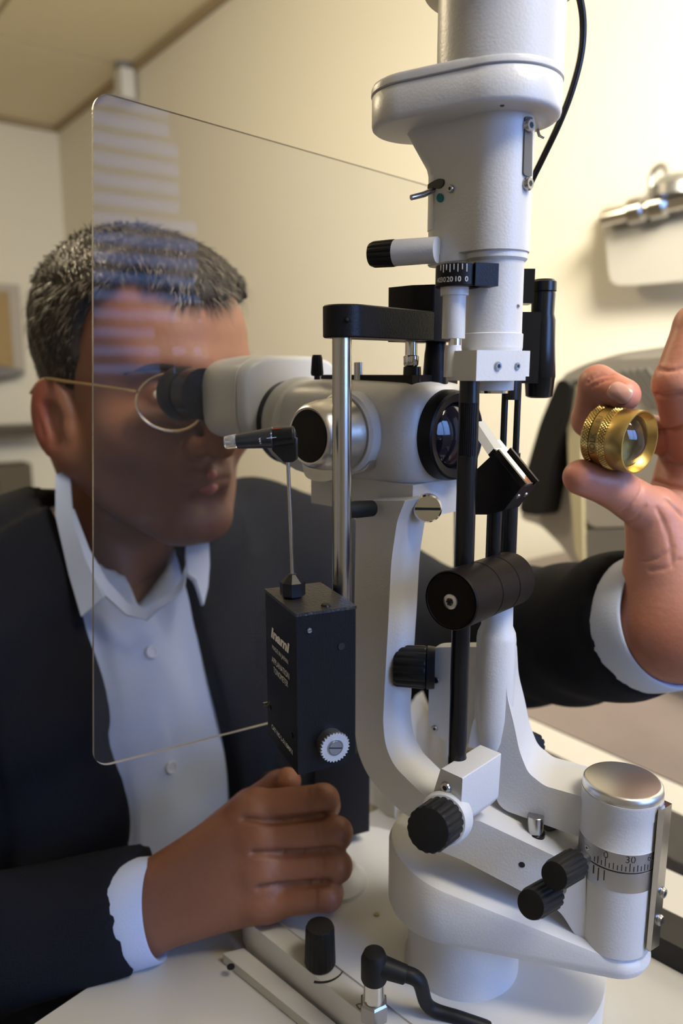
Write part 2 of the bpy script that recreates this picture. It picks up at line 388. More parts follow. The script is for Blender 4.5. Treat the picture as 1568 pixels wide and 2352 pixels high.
MB().trace(rnd([(1386, 512), (1470, 500), (1570, 485), (1700, 462), (1700, 640), (1568, 645), (1460, 655), (1400, 656)], [0, 0, 0, 0, 0, 0, 0, 28]), room(0, cv-.06, 0), -VR, .012, .003).build('plate', FROST, wb)
for px in (1420, 1600):
    MB().cyl(onw(px, 505-(px-1420)*.2, .02)*1.0, onw(px, 505-(px-1420)*.2, .08), .008).build('standoff', STEEL, wb)
    MB().box(onw(px, 507-(px-1420)*.2, .014), (.06, .028, .06), UR, bev=.004).build('wall_plate', STEEL, wb)
# instrument table along the back wall
TZ = .73
e0 = onz(1200, 1680, TZ); eb = e0.dot(VR); ea = e0.dot(UR)
it = thing('instrument_table', 'white edged table with brown laminate top along the wall', 'table', room(ea+.2, (eb+cv)/2, 0))
MB().box(room(ea+.25, (eb+.02+cv)/2, TZ-.013), (1.5, cv-eb-.04, .03), UR, bev=.002).build('laminate_top', LAMINATE, it)
MB().box(room(ea+.25, eb, TZ-.018), (1.52, .045, .046), UR, bev=.012).build('edge_band', TABLEM, it)
MB().box(room(ea+.25, eb+.07, TZ-.10), (1.46, .03, .11), UR, bev=.004).build('apron', GREYD, it)
MB().box(room(ea+.25, eb+.10, TZ-.21), (1.46, .03, .10), UR, bev=.004).build('drawer_front', mat('beige_front', (.52, .43, .33), .5), it)
for a_ in (-.35, .85):
    for b_ in (eb+.12, cv-.12):
        MB().box(room(ea+a_, b_, (TZ-.03)/2), (.05, .05, TZ-.03), UR, bev=.004).build('leg', GREYD, it)
# visual field instrument
vf = thing('field_analyzer', 'large grey eye instrument with black curved band behind the hand', 'instrument', room(ea+.15, eb+.45, TZ))
vo, vn = P(1400, 1050, 1.02), -(VR*.8+UR*.2).normalized()
MB().trace(rnd([(1290, 862), (1345, 835), (1430, 810), (1568, 790), (1760, 800), (1820, 1000), (1800, 1300), (1760, 1560), (1450, 1560), (1400, 1430), (1345, 1335), (1290, 1255), (1240, 1205), (1192, 1192), (1228, 1080), (1262, 970)], 18, 3), vo, vn, .30, .025).build('shell', GREYD, vf)
MB().trace(rnd([(1282, 868), (1312, 880), (1300, 960), (1268, 1060), (1245, 1186), (1190, 1178), (1208, 1080), (1240, 970)], 18, 4), vo+vn*.03, vn, .12, .012).build('black_band', BLACKS, vf)
MB().trace(rnd([(1388, 828), (1568, 818), (1720, 820), (1740, 1200), (1345, 1212), (1338, 1020), (1352, 900)], 30, 4), vo+vn*.018, vn, .05, .012).build('front_panel', GREYD, vf)
MB().trace(rnd([(1345, 1216), (1740, 1204), (1740, 1500), (1470, 1500), (1400, 1390), (1350, 1310)], 14, 4), vo+vn*.018, vn, .05, .012).build('lower_panel', GREYD2, vf)
MB().trace(rnd([(1300, 905), (1330, 880), (1346, 900), (1334, 1020), (1340, 1300), (1320, 1270), (1306, 1100)], 10, 4), vo+vn*.022, vn, .03, .008).build('lit_edge_strip', mat('lit_edge_strip', (.60, .55, .38), .4), vf)  # lit yellow edge of the shell, its light put into the colour
for k in range(4):
    MB().trace([(1425+k*17, 852-k*2), (1434+k*17, 850-k*2), (1500+k*17, 935), (1490+k*17, 938)], vo+vn*.0195, vn, .004).build('vent_slot', GREYD2, vf, 0)
MB().box(room(ea+.25, eb+.42, TZ+.02), (.45, .40, .04), UR, bev=.01).build('base', GREYD2, vf)
MB().box(room(ea+.25, eb+.46, TZ+.12), (.16, .16, .20), UR, bev=.02).build('column', GREYD, vf)
# crumpled white paper behind the slit lamp
ED = room(0, 0, 0)
pm = MB(); N1, N2 = 14, 10; po = P(945, 1760, .55)
g = [[None]*N2 for _ in range(N1)]
for i in range(N1):
    for j in range(N2):
        x = -.045+.082*i/(N1-1); y = j/(N2-1)
        top = .080+.007*sin(i*1.7)+.005*sin(i*3.1)
        g[i][j] = Vector((po.x+x, po.y+.012*sin(i*.9)+.025*y+.006*noise.noise((i*.7, j*.7, 3)), 0))+ZV*(.7788+top*y+.004*y*noise.noise((i*.6, j*.6, 0)))
vv = [[pm.b.verts.new(g[i][j]) for j in range(N2)] for i in range(N1)]
for i in range(N1-1):
    for j in range(N2-1): pm.b.faces.new((vv[i][j], vv[i+1][j], vv[i+1][j+1], vv[i][j+1]))
r_ = bmesh.ops.solidify(pm.b, geom=pm.b.faces[:], thickness=.002)
tag(pm.build('paper_tissue', PAPER, None, 60), 'crumpled bright white tissue standing behind the curved white arm', 'tissue')
# ================================================================ SLIT LAMP TABLE
DZ, TBZ = .80, .778
def uv(a, b, z): return U*a+V*b+ZV*z
tb = thing('exam_table', 'white slit lamp table with rounded corners at the bottom left', 'table', uv(-.1, .25, 0))
def plan(pts, r, z, k=6): return [uv(x, y, z) for x, y in rnd(pts, r, k)]
MB().prism(plan([(-.347, -.02), (-.372, .20), (-.372, .50), (.16, .50), (.16, -.02)], [.02, .2, .1, .1, .02], TBZ-.035, 10), ZV*.035, .011, 4).build('table_top', TABLEM, tb)
MB().cyl(uv(-.1, .3, .03), uv(-.1, .3, TBZ-.035), .05, ch=.003).build('column', GREYD, tb)
MB().box(uv(-.1, .3, .02), (.5, .45, .04), U, bev=.015).build('foot', GREYD2, tb)
rl = onz(1530, 2215, TBZ)
ra, rb = rl.dot(U), rl.dot(V)
MB().box(uv(ra+.02, rb+.012, TBZ+.008), (.42, .026, .016), U, bev=.004).build('guide_rail', BLACKS, tb)
# ================================================================ SLIT LAMP
SL = thing('slit_lamp', 'white slit lamp microscope with black mirror columns, in the middle of the picture', 'microscope', uv(-.2, .29, TBZ))
# ---- joystick base deck
MB().prism(plan([(-.345, .2435), (-.345, .372), (-.16, .372), (-.145, .335), (-.145, .2435)], [.03, .03, .012, .012, .012], TBZ+.001), ZV*(DZ-TBZ-.001), .006, 3).build('base_deck', WHITE2, SL)
MB().prism(plan([(-.33, .255), (-.33, .36), (-.155, .36), (-.155, .255)], .02, TBZ), ZV*.002, 0).build('glide_plate', GREYD2, SL)
# bracket plate lying on the table beside the deck
q0, q1, q2, q3 = onz(512, 2212, TBZ), onz(560, 2200, TBZ), onz(800, 2400, TBZ), onz(740, 2400, TBZ)
bp_ = MB().prism([q0+ZV*.0005, q1+ZV*.0005, q2+ZV*.0005, q3+ZV*.0005], ZV*.006, .0018).build('rail_cover', TABLEM, SL)
q = onz(530, 2222, TBZ+.0065); MB().cyl(q, q+ZV*.0008, .0022).build('screw_hole', HOLE, bp_)
# deck ridges
MB().box(uv(-.24, .258, DZ+.0002), (.18, .004, .002), U, bev=.0009, seg=2).build('deck_ridge', WHITE2, SL)
# joystick
js = P(715, 1960, .450)
jb = onz(768, 2026, DZ)
MB().lathe(Vector((jb.x, jb.y, DZ)), ZV, [(0, .021), (.003, .021), (.005, .018), (.012, .013)], 40).build('joystick_collar', WHITE2, SL)
MB().lathe(Vector((jb.x, jb.y, DZ+.008)), (js-Vector((jb.x, jb.y, DZ))), [(0, .007), (.02, .008), (.035, .012), (.07, .0125), (.078, .009)], 40).build('joystick_grip', RUBBER, SL)
# illumination dial on the deck
kq = onz(735, 2215, DZ)
knob(SL, kq+ZV*.0005, ZV, [(0, .0080), (.0015, .0086), (.022, .0079), (.0235, .0072), (.0237, .0065), (.0237, 0)], 20, .0003, (1, 2), name='dimmer_knob')
arc = MB(); rr = [.0125, .0138]; e1, e2 = az(150), az(60)
ring_o = [kq+(e1*cos(t)+e2*sin(t))*.0138+ZV*.0003 for t in np.linspace(-.75, .75, 20)]
ring_i = [kq+(e1*cos(t)+e2*sin(t))*(.0138-.0016*(1-.75*i/19.)) +ZV*.0003 for i, t in enumerate(np.linspace(-.75, .75, 20))]
arc.prism(ring_o+ring_i[::-1], ZV*.0003); arc.build('dial_mark', INKB, SL, 0)
# socket with nut for the cable plug
sq = onz(858, 2335, DZ)
so_ = MB().lathe(sq, ZV, [(0, .0072), (.001, .0074), (.009, .0074), (.010, .0065)], 6).build('socket_nut', ALUD, SL, 20)
MB().cyl(sq+ZV*.010, sq+ZV*.022, .0052, ch=.0004).build('socket_barrel', CHROME, so_)
text('socket_print', 'DC', .005, onz(833, 2308, DZ)+ZV*.0003, az(55), az(-35), INKB, SL)
q = onz(865, 2101, DZ); MB().cyl(q, q+ZV*.0006, .0016).build('deck_screw', mat('brass_dark', (.25, .22, .08), .4, .6), SL)
# ---- pedestal and swing arm hull
PX = P(1058, 2200, .372); PIV = P(1427, 1930, .335); PIV = Vector((.1345, .335, 0))
pc = Vector((PX.x, .372, 0))
pz0 = DZ-.002; zb0_ = zrow(2190, .338)
def r_at(px, q): return px*mpp(q)
MB().lathe(pc, ZV, [(pz0, .031), (DZ+.003, .031), (DZ+.006, .0295), (zb0_-.004, .0295), (zb0_, .031), (zb0_+.004, .033), (zb0_+.010, .033)], 72).build('pedestal', WHITE, SL)
def hull2(c0, r0, c1, r1, n=28):         # convex outline round two circles (plan view)
    c0, c1 = Vector(c0).to_2d(), Vector(c1).to_2d(); d = c1-c0; L = d.length; a = atan2(d.y, d.x); b = acos(max(-1, min(1, (r0-r1)/L))); o = []
    for i in range(n+1): t = a-b+2*b*i/n; o.append((c1.x+r1*cos(t), c1.y+r1*sin(t)))
    for i in range(n+1): t = a+b+(2*pi-2*b)*i/n; o.append((c0.x+r0*cos(t), c0.y+r0*sin(t)))
    return o
def hull_body(name, c0, r0, c1, r1, top0, top1, bot0, bot1, m, ch=.004, parent=SL):
    base = hull2(c0, r0, c1, r1); a0 = Vector(c0).to_2d(); d = (Vector(c1).to_2d()-a0); L2 = d.length_squared; cen = (a0+Vector(c1).to_2d())/2
    def zz(x, y, za, zb): t = (Vector((x, y))-a0).dot(d)/L2; return za+(zb-za)*min(1.15, max(-.4, t))
    def ring(ins, za, zb, off):
        o = hull2(c0, r0-ins, c1, r1-ins)
        return [Vector((x, y, zz(x, y, za, zb)+off)) for x, y in o]
    rs = [ring(ch, bot0, bot1, 0), ring(ch*.3, bot0, bot1, ch*.3), ring(0, bot0, bot1, ch), ring(0, top0, top1, -ch), ring(ch*.3, top0, top1, -ch*.3), ring(ch, top0, top1, 0)]
    mb = MB(); mb.rings(rs); return mb.build(name, m, parent, 40)
hc0 = Vector((P(1046, 1960, .376).x, .376, 0))
zt0, zt1 = zrow(2045, .340), zrow(2203, .3165)
zb0, zb1 = zrow(2190, .338), zrow(2262, .3165)
hull_body('swing_base', hc0, .0365, PIV, .0185, zt0, zt1, zb0, zb1, WHITE, .005)
# microscope arm beam lying in the base, ending in the pivot column
bo, bn = Vector((PIV.x, PIV.y-.012, 0)), -az(15)
bm_pts = rnd([(985, 1885), (1100, 1885), (1345, 2000), (1345, 2165), (1322, 2150), (1285, 2092), (1250, 2075), (1060, 1975), (985, 1945)], [6, 6, 4, 2, 10, 20, 20, 6, 6], 5)
mbeam = MB().trace(bm_pts, bo, bn, .034, .004).build('microscope_beam', WHITE, SL)
t_ = bvh(mbeam); h, n = hit(t_, 1198, 1986)
if h: MB().cyl(h-n*.0005, h+n*.0002, .0015).build('hole', HOLE, mbeam)
# pivot column
o, pr = vprof(1427, 1930, .335, [(1765, 92), (1800, 92), (1860, 91), (1868, 90), (1872, 92), (1885, 92), (1890, 90), (1945, 89)])
pr = [(z, r) for z, r in pr][::-1]
capz = zrow(1797, .335)
lo = Vector((.1345, .335, 0)); lpr = [(zrow(a, .317), b) for a, b in [(2206, .0181), (2053, .0181), (2050, .0184), (2008, .0184), (2007, .0180), (2005, .0180), (2004, .0185), (1964, .0185), (1962, .0182), (1898, .0182), (1894, .0185), (1866, .0185), (1863, .0187), (1858, .0187)]]
def sub(lp, i, j): return lp[i:j]
MB().lathe(lo, ZV, sub(lpr, 0, 2), 72).build('pivot_column', WHITE, SL)
MB().lathe(lo, ZV, [lpr[1], lpr[2], lpr[3], lpr[4]], 72).build('fixed_scale_ring', RINGM, SL)
scl = MB().lathe(lo, ZV, [lpr[5], lpr[6], lpr[7]], 72).build('angle_scale_ring', RINGM, SL)
MB().lathe(lo, ZV, [lpr[7], lpr[8], lpr[9], lpr[10], lpr[11], lpr[12], lpr[13]], 72).build('pivot_head', WHITE, SL, 50)
zc_, rc_ = lpr[13]
MB().lathe(lo, ZV, [(zc_-.0005, rc_*.985), (zc_+.0012, rc_*.99), (zc_+.0034, rc_*.97), (zc_+.0042, rc_*.93), (zc_+.0044, rc_*.88), (zc_+.0044, 0)], 80).build('pivot_cap', ALU, SL, 50)
# scale marks
zr0, rr0 = lpr[6]; ringo = Vector((lo.x, lo.y, 0)); ref = az(180)
zA, zB = lpr[5][0], lpr[7][0]; rM = (lpr[5][1]+lpr[7][1])/2
angc = lambda px: asin(max(-1, min(1, (px-1415)*mpp((lo.x, .335-.02, zr0))/rM)))
tickm = MB()
a00 = angc(1390); dA = (angc(1443)-angc(1390))/3; e0 = (CAM-ringo); e0.z = 0; e0.normalize(); e1 = ZV.cross(e0)
for k in range(-3, 13):
    t = a00+dA*k*.5
    L = .0042 if k % 6 == 0 else .0036 if k == -2 else .0032 if k % 2 == 0 else .0025
    d = e0*cos(t)+e1*sin(t)
    tickm.box(ringo+d*(rM+.0002)+ZV*(zA+.0009+L/2), (.0004, .0003, L), ZV.cross(d), d)
tk = tickm.build('scale_ticks', INKB, SL, 0); tk['kind'] = 'stuff'
for s_, k in (('0', 0), ('30', 6), ('60', 12)):
    t = a00+dA*k*.5
    text_cyl('scale_number', s_, .0050, ringo, ZV, e0, rM+.00025, t, zB-.0024, INKB, SL)
tickm = MB(); zF = lpr[3][0]
for t, L in ((angc(1365), .0042), (angc(1376), .0066), (angc(1389), .0050)):
    d = e0*cos(t)+e1*sin(t); tickm.box(ringo+d*(lpr[3][1]+.0001)+ZV*(zF-.0006-L/2), (.0004, .0003, L), ZV.cross(d), d)
tk = tickm.build('index_ticks', INKB, SL, 0); tk['kind'] = 'stuff'
d = e0*cos(angc(1348))+e1*sin(angc(1348)); screw('set_screw', ringo+d*(rM)+ZV*(zB-.004), d, .0014, SL)
# flat steel bar at the right of the column
by = Vector((lo.x, lo.y, 0))
fo, fn = P(1505, 2000, .318), -az(40)
fb = MB().trace([(1524, 1858), (1543, 1846), (1513, 2172), (1491, 2186)], fo, -az(-38), .004, .0004, 1).build('side_bar', STEEL, SL, 20)
fb2 = MB().trace([(1511, 1864), (1527, 1856), (1494, 2187), (1484, 2176)], fo-az(-38)*.0002, -az(20), .0025, .0003, 1).build('side_bar_edge', ALU, fb, 20)
for py in (2050, 2113):
    h = onpl(1521-(py-2050)*.1, py, fo, -az(-38)); screw('bar_screw', h, -az(-38), .0026, fb)
# ---- illumination arm: L shaped casting
lo_, ln = P(1150, 1720, .3540), -M.cross(ZV).normalized()
if ln.y > 0: ln = -ln
larm = [(1110, 1530), (1115, 1520), (1154, 1520), (1160, 1530), (1164, 1600), (1181, 1668), (1192, 1725), (1212, 1775), (1250, 1805), (1344, 1832), (1347, 1862), (1345, 1919), (1328, 1922), (1160, 1862), (1142, 1845), (1126, 1760), (1108, 1722), (1074, 1716), (1084, 1664), (1106, 1610)]
MB().trace(rnd(larm, [4, 10, 10, 6, 20, 20, 20, 16, 12, 2, 2, 4, 4, 12, 14, 14, 18, 2, 10, 10], 5), lo_, ln, .031, .0055, 4).build('lamp_arm', WHITE, SL, 40)
# neck of the arm under the roller
o, pr = vprof(1140, 1460, .3625, [(1790, 14), (1740, 28), (1690, 39), (1640, 44), (1600, 45), (1466, 45), (1452, 43), (1436, 36), (1390, 35)])
MB().lathe(o, ZV, pr, 48).build('arm_neck', WHITE, SL)
# tail of the arm behind the column and steel stop pin
q = P(1228, 1918, .3455); MB().cyl(q, Vector((q.x, q.y, zrow(1872, .3455))), .0040, ch=.0003).build('stop_pin', STEEL, SL)
MB().lathe(q, ZV, [(0, .0049), (.0018, .0049), (.002, .004)], 32).build('pin_collar', BLACKS, SL)
MB().trace([(1238, 1880), (1300, 1900), (1256, 1912), (1238, 1905)], P(1250, 1890, .358), -ZV, .0012).build('stop_blade', GREYP, SL)
# ---- clamp block with big knob
co, cn = P(1010, 1850, .318), -V
MB().trace(rnd([(1012, 1765), (1062, 1788), (1056, 1895), (1040, 1912), (986, 1862), (988, 1842)], [3, 3, 6, 8, 6, 6], 4), P(1040, 1830, .322), -az(44), .032, .0016).build('clamp_block', WHITE, SL)
h = onpl(1025, 1808, P(1040, 1830, .322), -az(44)); screw('clamp_screw', h, -az(44), .0028, SL, STEEL)
ka, kb = P(978, 1910, .300), P(1022, 1878, .322)
kd = (ka-kb).normalized()
MB().lathe(kb-kd*.004, kd, [(0, .0122), (.006, .0122), (.009, .0112)], 48).build('knob_collar', WHITE, SL)
knob(SL, kb+kd*.003, kd, [(0, .0100), (.001, .0105), (.0195, .0101), (.0205, .0094), (.0207, .0088), (.0207, 0)], 18, .0007, (1, 2), name='lock_knob')
# small twin knobs by the column
for (x0, y0, x1, y1, r0) in ((1272, 2012, 1318, 1985, 36), (1218, 2078, 1262, 2053, 37)):
    a_, b_ = P(x0, y0, .296), P(x1, y1, .311); dd = (a_-b_).normalized(); rr_ = r0*mpp(a_)
    L_ = (a_-b_).length
    knob(SL, b_, dd, [(-.002, rr_*.6), (0, rr_*1.0), (L_*.85, rr_*.97), (L_, rr_*.88), (L_+.0002, rr_*.8), (L_+.0002, 0)], 14, .0006, (1, 2), name='adjust_knob')
    MB().cyl(b_-dd*.012, b_+dd*.002, rr_*.45).build('knob_shaft', SCREW, SL)
# black knob behind the arm
a_, b_ = P(1230, 1716, .378), P(1200, 1703, .392); dd = (a_-b_).normalized()
knob(SL, b_, dd, [(0, .0072), (.012, .0072), (.013, .006), (.013, 0)], 12, .0007, (0, 1), name='rear_knob')
# ---- holed plate with ribbed knob
MB().trace(rnd([(986, 1495), (1000, 1487), (1045, 1486), (1100, 1486), (1100, 1712), (1040, 1705), (1000, 1692), (983, 1660)], [22, 14, 0, 0, 0, 10, 24, 18], 5), P(1020, 1590, .372), -V*.97+U*.2, .008, .0012).build('side_plate', WHITE, SL)
for py in (1562, 1673):
    h = onpl(1002-(py-1562)*.03, py, P(1020, 1590, .372), (-V*.97+U*.2).normalized()); nn = (-V*.97+U*.2).normalized()
    screw('plate_screw', h, nn, .0017, SL)
kb = P(985, 1533, .374); kd = az(278)
MB().lathe(kb-kd*.003, kd, [(0, .0108), (.004, .0112), (.0045, .009)], 48).build('knob_flange', BLACK, SL)
knob(SL, kb+kd*.0015, kd, [(0, .0105), (.001, .0112), (.0150, .0108), (.0165, .0098), (.0166, 0)], 16, .0007, (1, 2), name='height_knob')
# ---- roller
r0_, r1_ = P(1034, 1380, .318), P(1172, 1328, .362); rd = (r1_-r0_).normalized(); rad = 70*mpp(r0_); RL = (r1_-r0_).length
MB().lathe(r0_, rd, [(.0004, rad*.90), (0, rad*.92), (.0006, rad*.93), (.0006, rad*.955), (0, rad*.965), (.0008, rad), (RL*.40, rad), (RL*.405, rad*.975), (RL*.415, rad*.975), (RL*.42, rad), (RL*.70, rad), (RL*.705, rad*.975), (RL*.715, rad*.975), (RL*.72, rad), (RL-.001, rad), (RL, rad*.96)], 80).build('tilt_roller', BROWNBLK, SL, 25)
h = onpl(1034, 1382, r0_, rd)
rs_ = MB().lathe(h+rd*.0002, -rd, [(0, .0034), (.0006, .0033), (.0008, .003), (.0008, .0018), (.0002, .0016)], 32).build('roller_screw', ALU, SL)
sb = MB()
for k in range(3): sb.box(h-rd*.0009, (.0031, .0008, .0004), *[(basis(rd)[0]*cos(k*pi/3)+basis(rd)[1]*sin(k*pi/3)), (basis(rd)[1]*cos(k*pi/3)-basis(rd)[0]*sin(k*pi/3)), rd])
sb.build('star_socket', HOLE, rs_, 0)
# ---- mirror columns
YF = .338
o, pr = vprof(1062, 1320, YF, [(1770, 21.5), (1738, 21.5), (1735, 20.5), (1380, 21.5)])
MB().lathe(o, ZV, pr, 40).build('lower_rod', BLACKS, SL)
o, pr = vprof(1069, 1180, YF, [(1345, 22.5), (1130, 22.5), (1100, 23.2), (1055, 23.5), (920, 23.5), (900, 22.8), (865, 22.8)])
frod = MB().lathe(o, ZV, pr, 48).build('front_rod', BLACKS, SL)
g_ = MB()
fc = Vector((o.x, YF, 0)); rg = pr[3][1]
gdir = (CAM-fc); gdir.z = 0; gdir.normalize(); gs = ZV.cross(gdir)
for k in range(9):
    t = (k-4)*.19
    g_.box(fc+(gdir*cos(t)+gs*sin(t))*(rg+.0001)+ZV*(zrow(985, YF)), (.0007, .0008, zrow(925, YF)-zrow(1045, YF)), (gs*cos(t)-gdir*sin(t)), (gdir*cos(t)+gs*sin(t)))
gg = g_.build('grip_ridges', BLACK, SL, 0); gg['kind'] = 'stuff'
YB = .378
for nm, pxx in (('rear_rod', 1168),):
    o, pr = vprof(pxx, 1220, YB, [(1300, 19), (1160, 19), (1040, 19.5)])
    MB().lathe(o, ZV, pr, 40).build(nm, BLACKS, SL)
    for dx in (-14.5, 15):
        o2, pr2 = vprof(pxx+4+dx, 960, YB, [(1060, 7.5), (870, 7.5)])
        MB().lathe(o2, ZV, pr2, 20).build('rod_prong', BLACKS, SL)
    o2, pr2 = vprof(pxx+7, 880, YB, [(918, 19), (865, 20)]); MB().lathe(o2, ZV, pr2, 32).build('rod_yoke', BLACKS, SL)
o, pr = vprof(1133, 1240, .358, [(1310, 17), (1150, 17)])
MB().lathe(o, ZV, pr, 40).build('middle_rod', BLACKS, SL)
# ---- mirror block
mo, mn = P(1150, 1110, .345), -V
mblk = MB().trace(rnd([(1090, 1082), (1134, 1041), (1197, 1119), (1157, 1172), (1120, 1182), (1088, 1182)], 2, 2), mo, mn, .0125, .0008, 2).build('mirror_block', BLACK, SL)
A_, B_ = onpl(1134, 1041, mo, mn), onpl(1197, 1119, mo, mn); sd = (B_-A_).normalized(); nd = V.cross(sd).normalized()
if nd.z < 0: nd = -nd
for k_, y_ in ((.0012, .0014), (.0125-.0012, .0014)):
    MB().box((A_+B_)/2+V*k_+nd*.0012, ((B_-A_).length, y_, .0028), sd, V, nd, .0003, 2).build('mirror_rim', BLACKS, mblk)
MB().box((A_+B_)/2+V*.00625+nd*.0006-sd*.0035, ((B_-A_).length+.006, .0088, .0012), sd, V, nd).build('mirror_face', MIRROR, mblk, 0)
B2 = onpl(1100, 968, P(1110, 1000, .341), mn); sA = A_+V*.005
MB().prism([B2-V*.002, A_+V*.0025, A_+V*.0095, B2+V*.004], -nd*.0045, .0003, 1).build('mirror_stem', MIRROR, mblk, 20)
for dx in (-.0018, .0022):
    e = B_+V*(.006+dx*1.6)-nd*.006+sd*.0006
    screw('block_screw', e, sd, .0013, mblk, ALUD)
# ---- clamp bracket at the foot of the tower
YC = .328
cz0, cz1 = zrow(875, YC), zrow(804, YC)
nc = P(1094, 840, YC); nc.z = (cz0+cz1)/2
e_r, e_l = az(58), az(-32)
MB().box(nc+e_r*.0145+e_l*.0095, (.029, .019, cz1-cz0), e_r, e_l, bev=.0012).build('tower_bracket', WHITE, SL)
tbk = bvh(SL.children[-1]) if False else None
for px, r_ in ((1142, .0020), (1187, .0016)):
    h = onpl(px, 841, nc, -e_l); screw('bracket_screw', h, -e_l, r_, SL)
MB().box(nc+e_r*.0312+e_l*.010+ZV*.001, (.006, .014, (cz1-cz0)*.88), e_r, e_l, bev=.0008).build('bracket_tab', WHITE, SL)
# ---- tower tube
YT = .358
o, pr = vprof(1132, 720, YT, [(903, 41), (897, 42), (896, 52), (868, 53), (800, 69), (768, 69.5), (766, 66), (610, 66), (605, 67), (598, 73), (577, 73.5), (574, 72)])
TX = o
MB().lathe(o, ZV, pr[0:2], 56).build('tower_lens_ring', CHROME, SL)
MB().lathe(o, ZV, pr[1:5], 64).build('tower_foot', WHITE, SL)
tub = MB().lathe(o, ZV, pr[4:9], 72).build('tower_tube', WHITE, SL)
MB().lathe(o, ZV, pr[8:12], 72).build('tower_ring', WHITE, SL)
tb_ = bvh(tub)
for px, py in ((1189, 703),):
    h, n = hit(tb_, px, py)
    if h: screw('tube_screw', h, n, .0009, SL)
# spindle with dial
YS = .344
o, pr = vprof(1042, 720, YS, [(866, 20), (808, 20), (793, 18)]); MB().lathe(o, ZV, pr, 40).build('spindle_foot', WHITE, SL)
o, pr = vprof(1044, 785, YS, [(795, 14.5), (776, 14.5)]); MB().lathe(o, ZV, pr, 40).build('spindle_shaft', CHROME, SL)
o, pr = vprof(1042, 730, YS, [(778, 26), (776, 26.5), (680, 26.5), (679, 32), (658, 32.5), (650, 32)]); MB().lathe(o, ZV, pr, 56).build('spindle_sleeve', WHITE, SL)
do = Vector((P(1052, 630, YS).x, YS, 0)); dz0, dz1 = zrow(655, YS-.0098), zrow(602, YS-.0098)
dr = .0098
dial = MB().lathe(do, ZV, [(dz0, dr-.0005), (dz0+.0005, dr), (dz1-.0005, dr), (dz1, dr-.0005)], 72)
ed = az(90)
dial.box(do+az(160)*.0040+az(92)*.0085+ZV*(dz0+dz1)/2, (.011, .008, dz1-dz0), az(72), az(-18), bev=.0012)
dial = dial.build('slit_dial', BLACK, SL)
camd = (CAM-do); camd.z = 0; camd.normalize()
tk = MB(); a_of = lambda px: asin(max(-1, min(1, (px-1052)*mpp((do.x, do.y-.01, dz1))/dr)))
for k, px in enumerate((1071, 1061, 1051, 1042, 1033, 1025, 1018, 1012)):
    t = a_of(px); d = camd*cos(t)+ZV.cross(camd)*sin(t); L = .0032 if k % 2 == 0 else .0023
    tk.box(do+d*(dr+.0001)+ZV*(dz1-.0006-L/2), (.00025, .0003, L), ZV.cross(d), d)
tk = tk.build('dial_ticks', INKW, SL, 0); tk['kind'] = 'stuff'
for s_, px in (('0', 1071), ('10', 1051), ('20', 1033), ('30', 1018), ('40', 1008)):
    text_cyl('dial_number', s_, .0030, do, ZV, camd, dr+.0002, a_of(px), (dz0+dz1)/2-.0022, INKW, SL)
# ---- tower body: cylinder merging into a rounded flank, flaring up to the lamp house
zt = [zrow(y, YT) for y in (604, 586, 400, 372, 318, 262)]
cC = Vector((P(1139, 480, YT).x, YT, 0)); rC = 79*mpp((cC.x, YT, 1.2))
cD = Vector((P(1020, 480, YT+.012).x, YT+.012, 0)); rD = 37*mpp((cD.x, YT, 1.2))
flare = Vector((P(975, 330, YT+.018).x, YT+.018, 0))
def ringz(z, c, r, ins=0): return [Vector((x, y, z)) for x, y in hull2(c, r-ins, cC, rC-ins, 32)]
rs = [ringz(zt[1], cD, rD, .0008), ringz(zt[1]+.0006, cD, rD), ringz(zt[2]-.004, cD, rD), ringz(zt[2], cD, rD), ringz(zt[3], cD+(flare-cD)*.12, rD)]
for k in range(1, 6): t = k/5; rs.append(ringz(zt[3]+(zt[5]-zt[3])*t, cD+(flare-cD)*(.12+.95*t), rD+(.002*t)))
body_t = MB(); body_t.rings(rs); body_t = body_t.build('tower_body', WHITE, SL, 40)
# lower step of the flank
mb = MB(); mid = cD+(cC-cD)*.42
mb.rings([[Vector((x, y, z)) for x, y in hull2(cD, rD-i_, mid, rC*.78-i_, 24)] for z, i_ in ((zt[0], .0006), (zt[0]+.0006, 0), (zt[1]+.001, 0))])
mb.build('tower_step', WHITE, SL, 40)
bt = bvh(body_t)
def patch(name, pxs, off, m, parent, t=bt, thick=.0003, smooth=40):
    # a thin plate that follows the surface it lies on, through its pixel outline
    mb = MB(); top = []; nn = []
    for x, y in pxs:
        h, n = hit(t, x, y)
        if h is None: continue
        top.append(h+n*off); nn.append(n)
    if len(top) < 3: return None
    lowr = [q-n*(off+thick) for q, n in zip(top, nn)]
    a = [mb.b.verts.new(q) for q in top]; b = [mb.b.verts.new(q) for q in lowr]
    mb.b.faces.new(a); mb.b.faces.new(b[::-1])
    for i in range(len(a)): mb.b.faces.new((a[i], b[i], b[(i+1) % len(a)], a[(i+1) % len(a)]))
    return mb.build(name, m, parent, smooth)
def grid_patch(name, x0, x1, y0, y1, nx, ny, off, m, parent, t, edgef=None):
    mb = MB(); G = {}
    for i in range(nx+1):
        for j in range(ny+1):
            x = x0+(x1-x0)*i/nx; y = y0+(y1-y0)*j/ny
            if edgef: x, y = edgef(i/nx, j/ny)
            h, n = hit(t, x, y)
            if h is not None: G[i, j] = mb.b.verts.new(h+n*off)
    for i in range(nx):
        for j in range(ny):
            q = [(i, j), (i+1, j), (i+1, j+1), (i, j+1)]
            if all(k in G for k in q): mb.b.faces.new([G[k] for k in q])
    bmesh.ops.solidify(mb.b, geom=mb.b.faces[:], thickness=off*.9)
    return mb.build(name, m, parent, 40)
ro_ = hull2(cD, rD, cC, rC, 64); nrmo = []
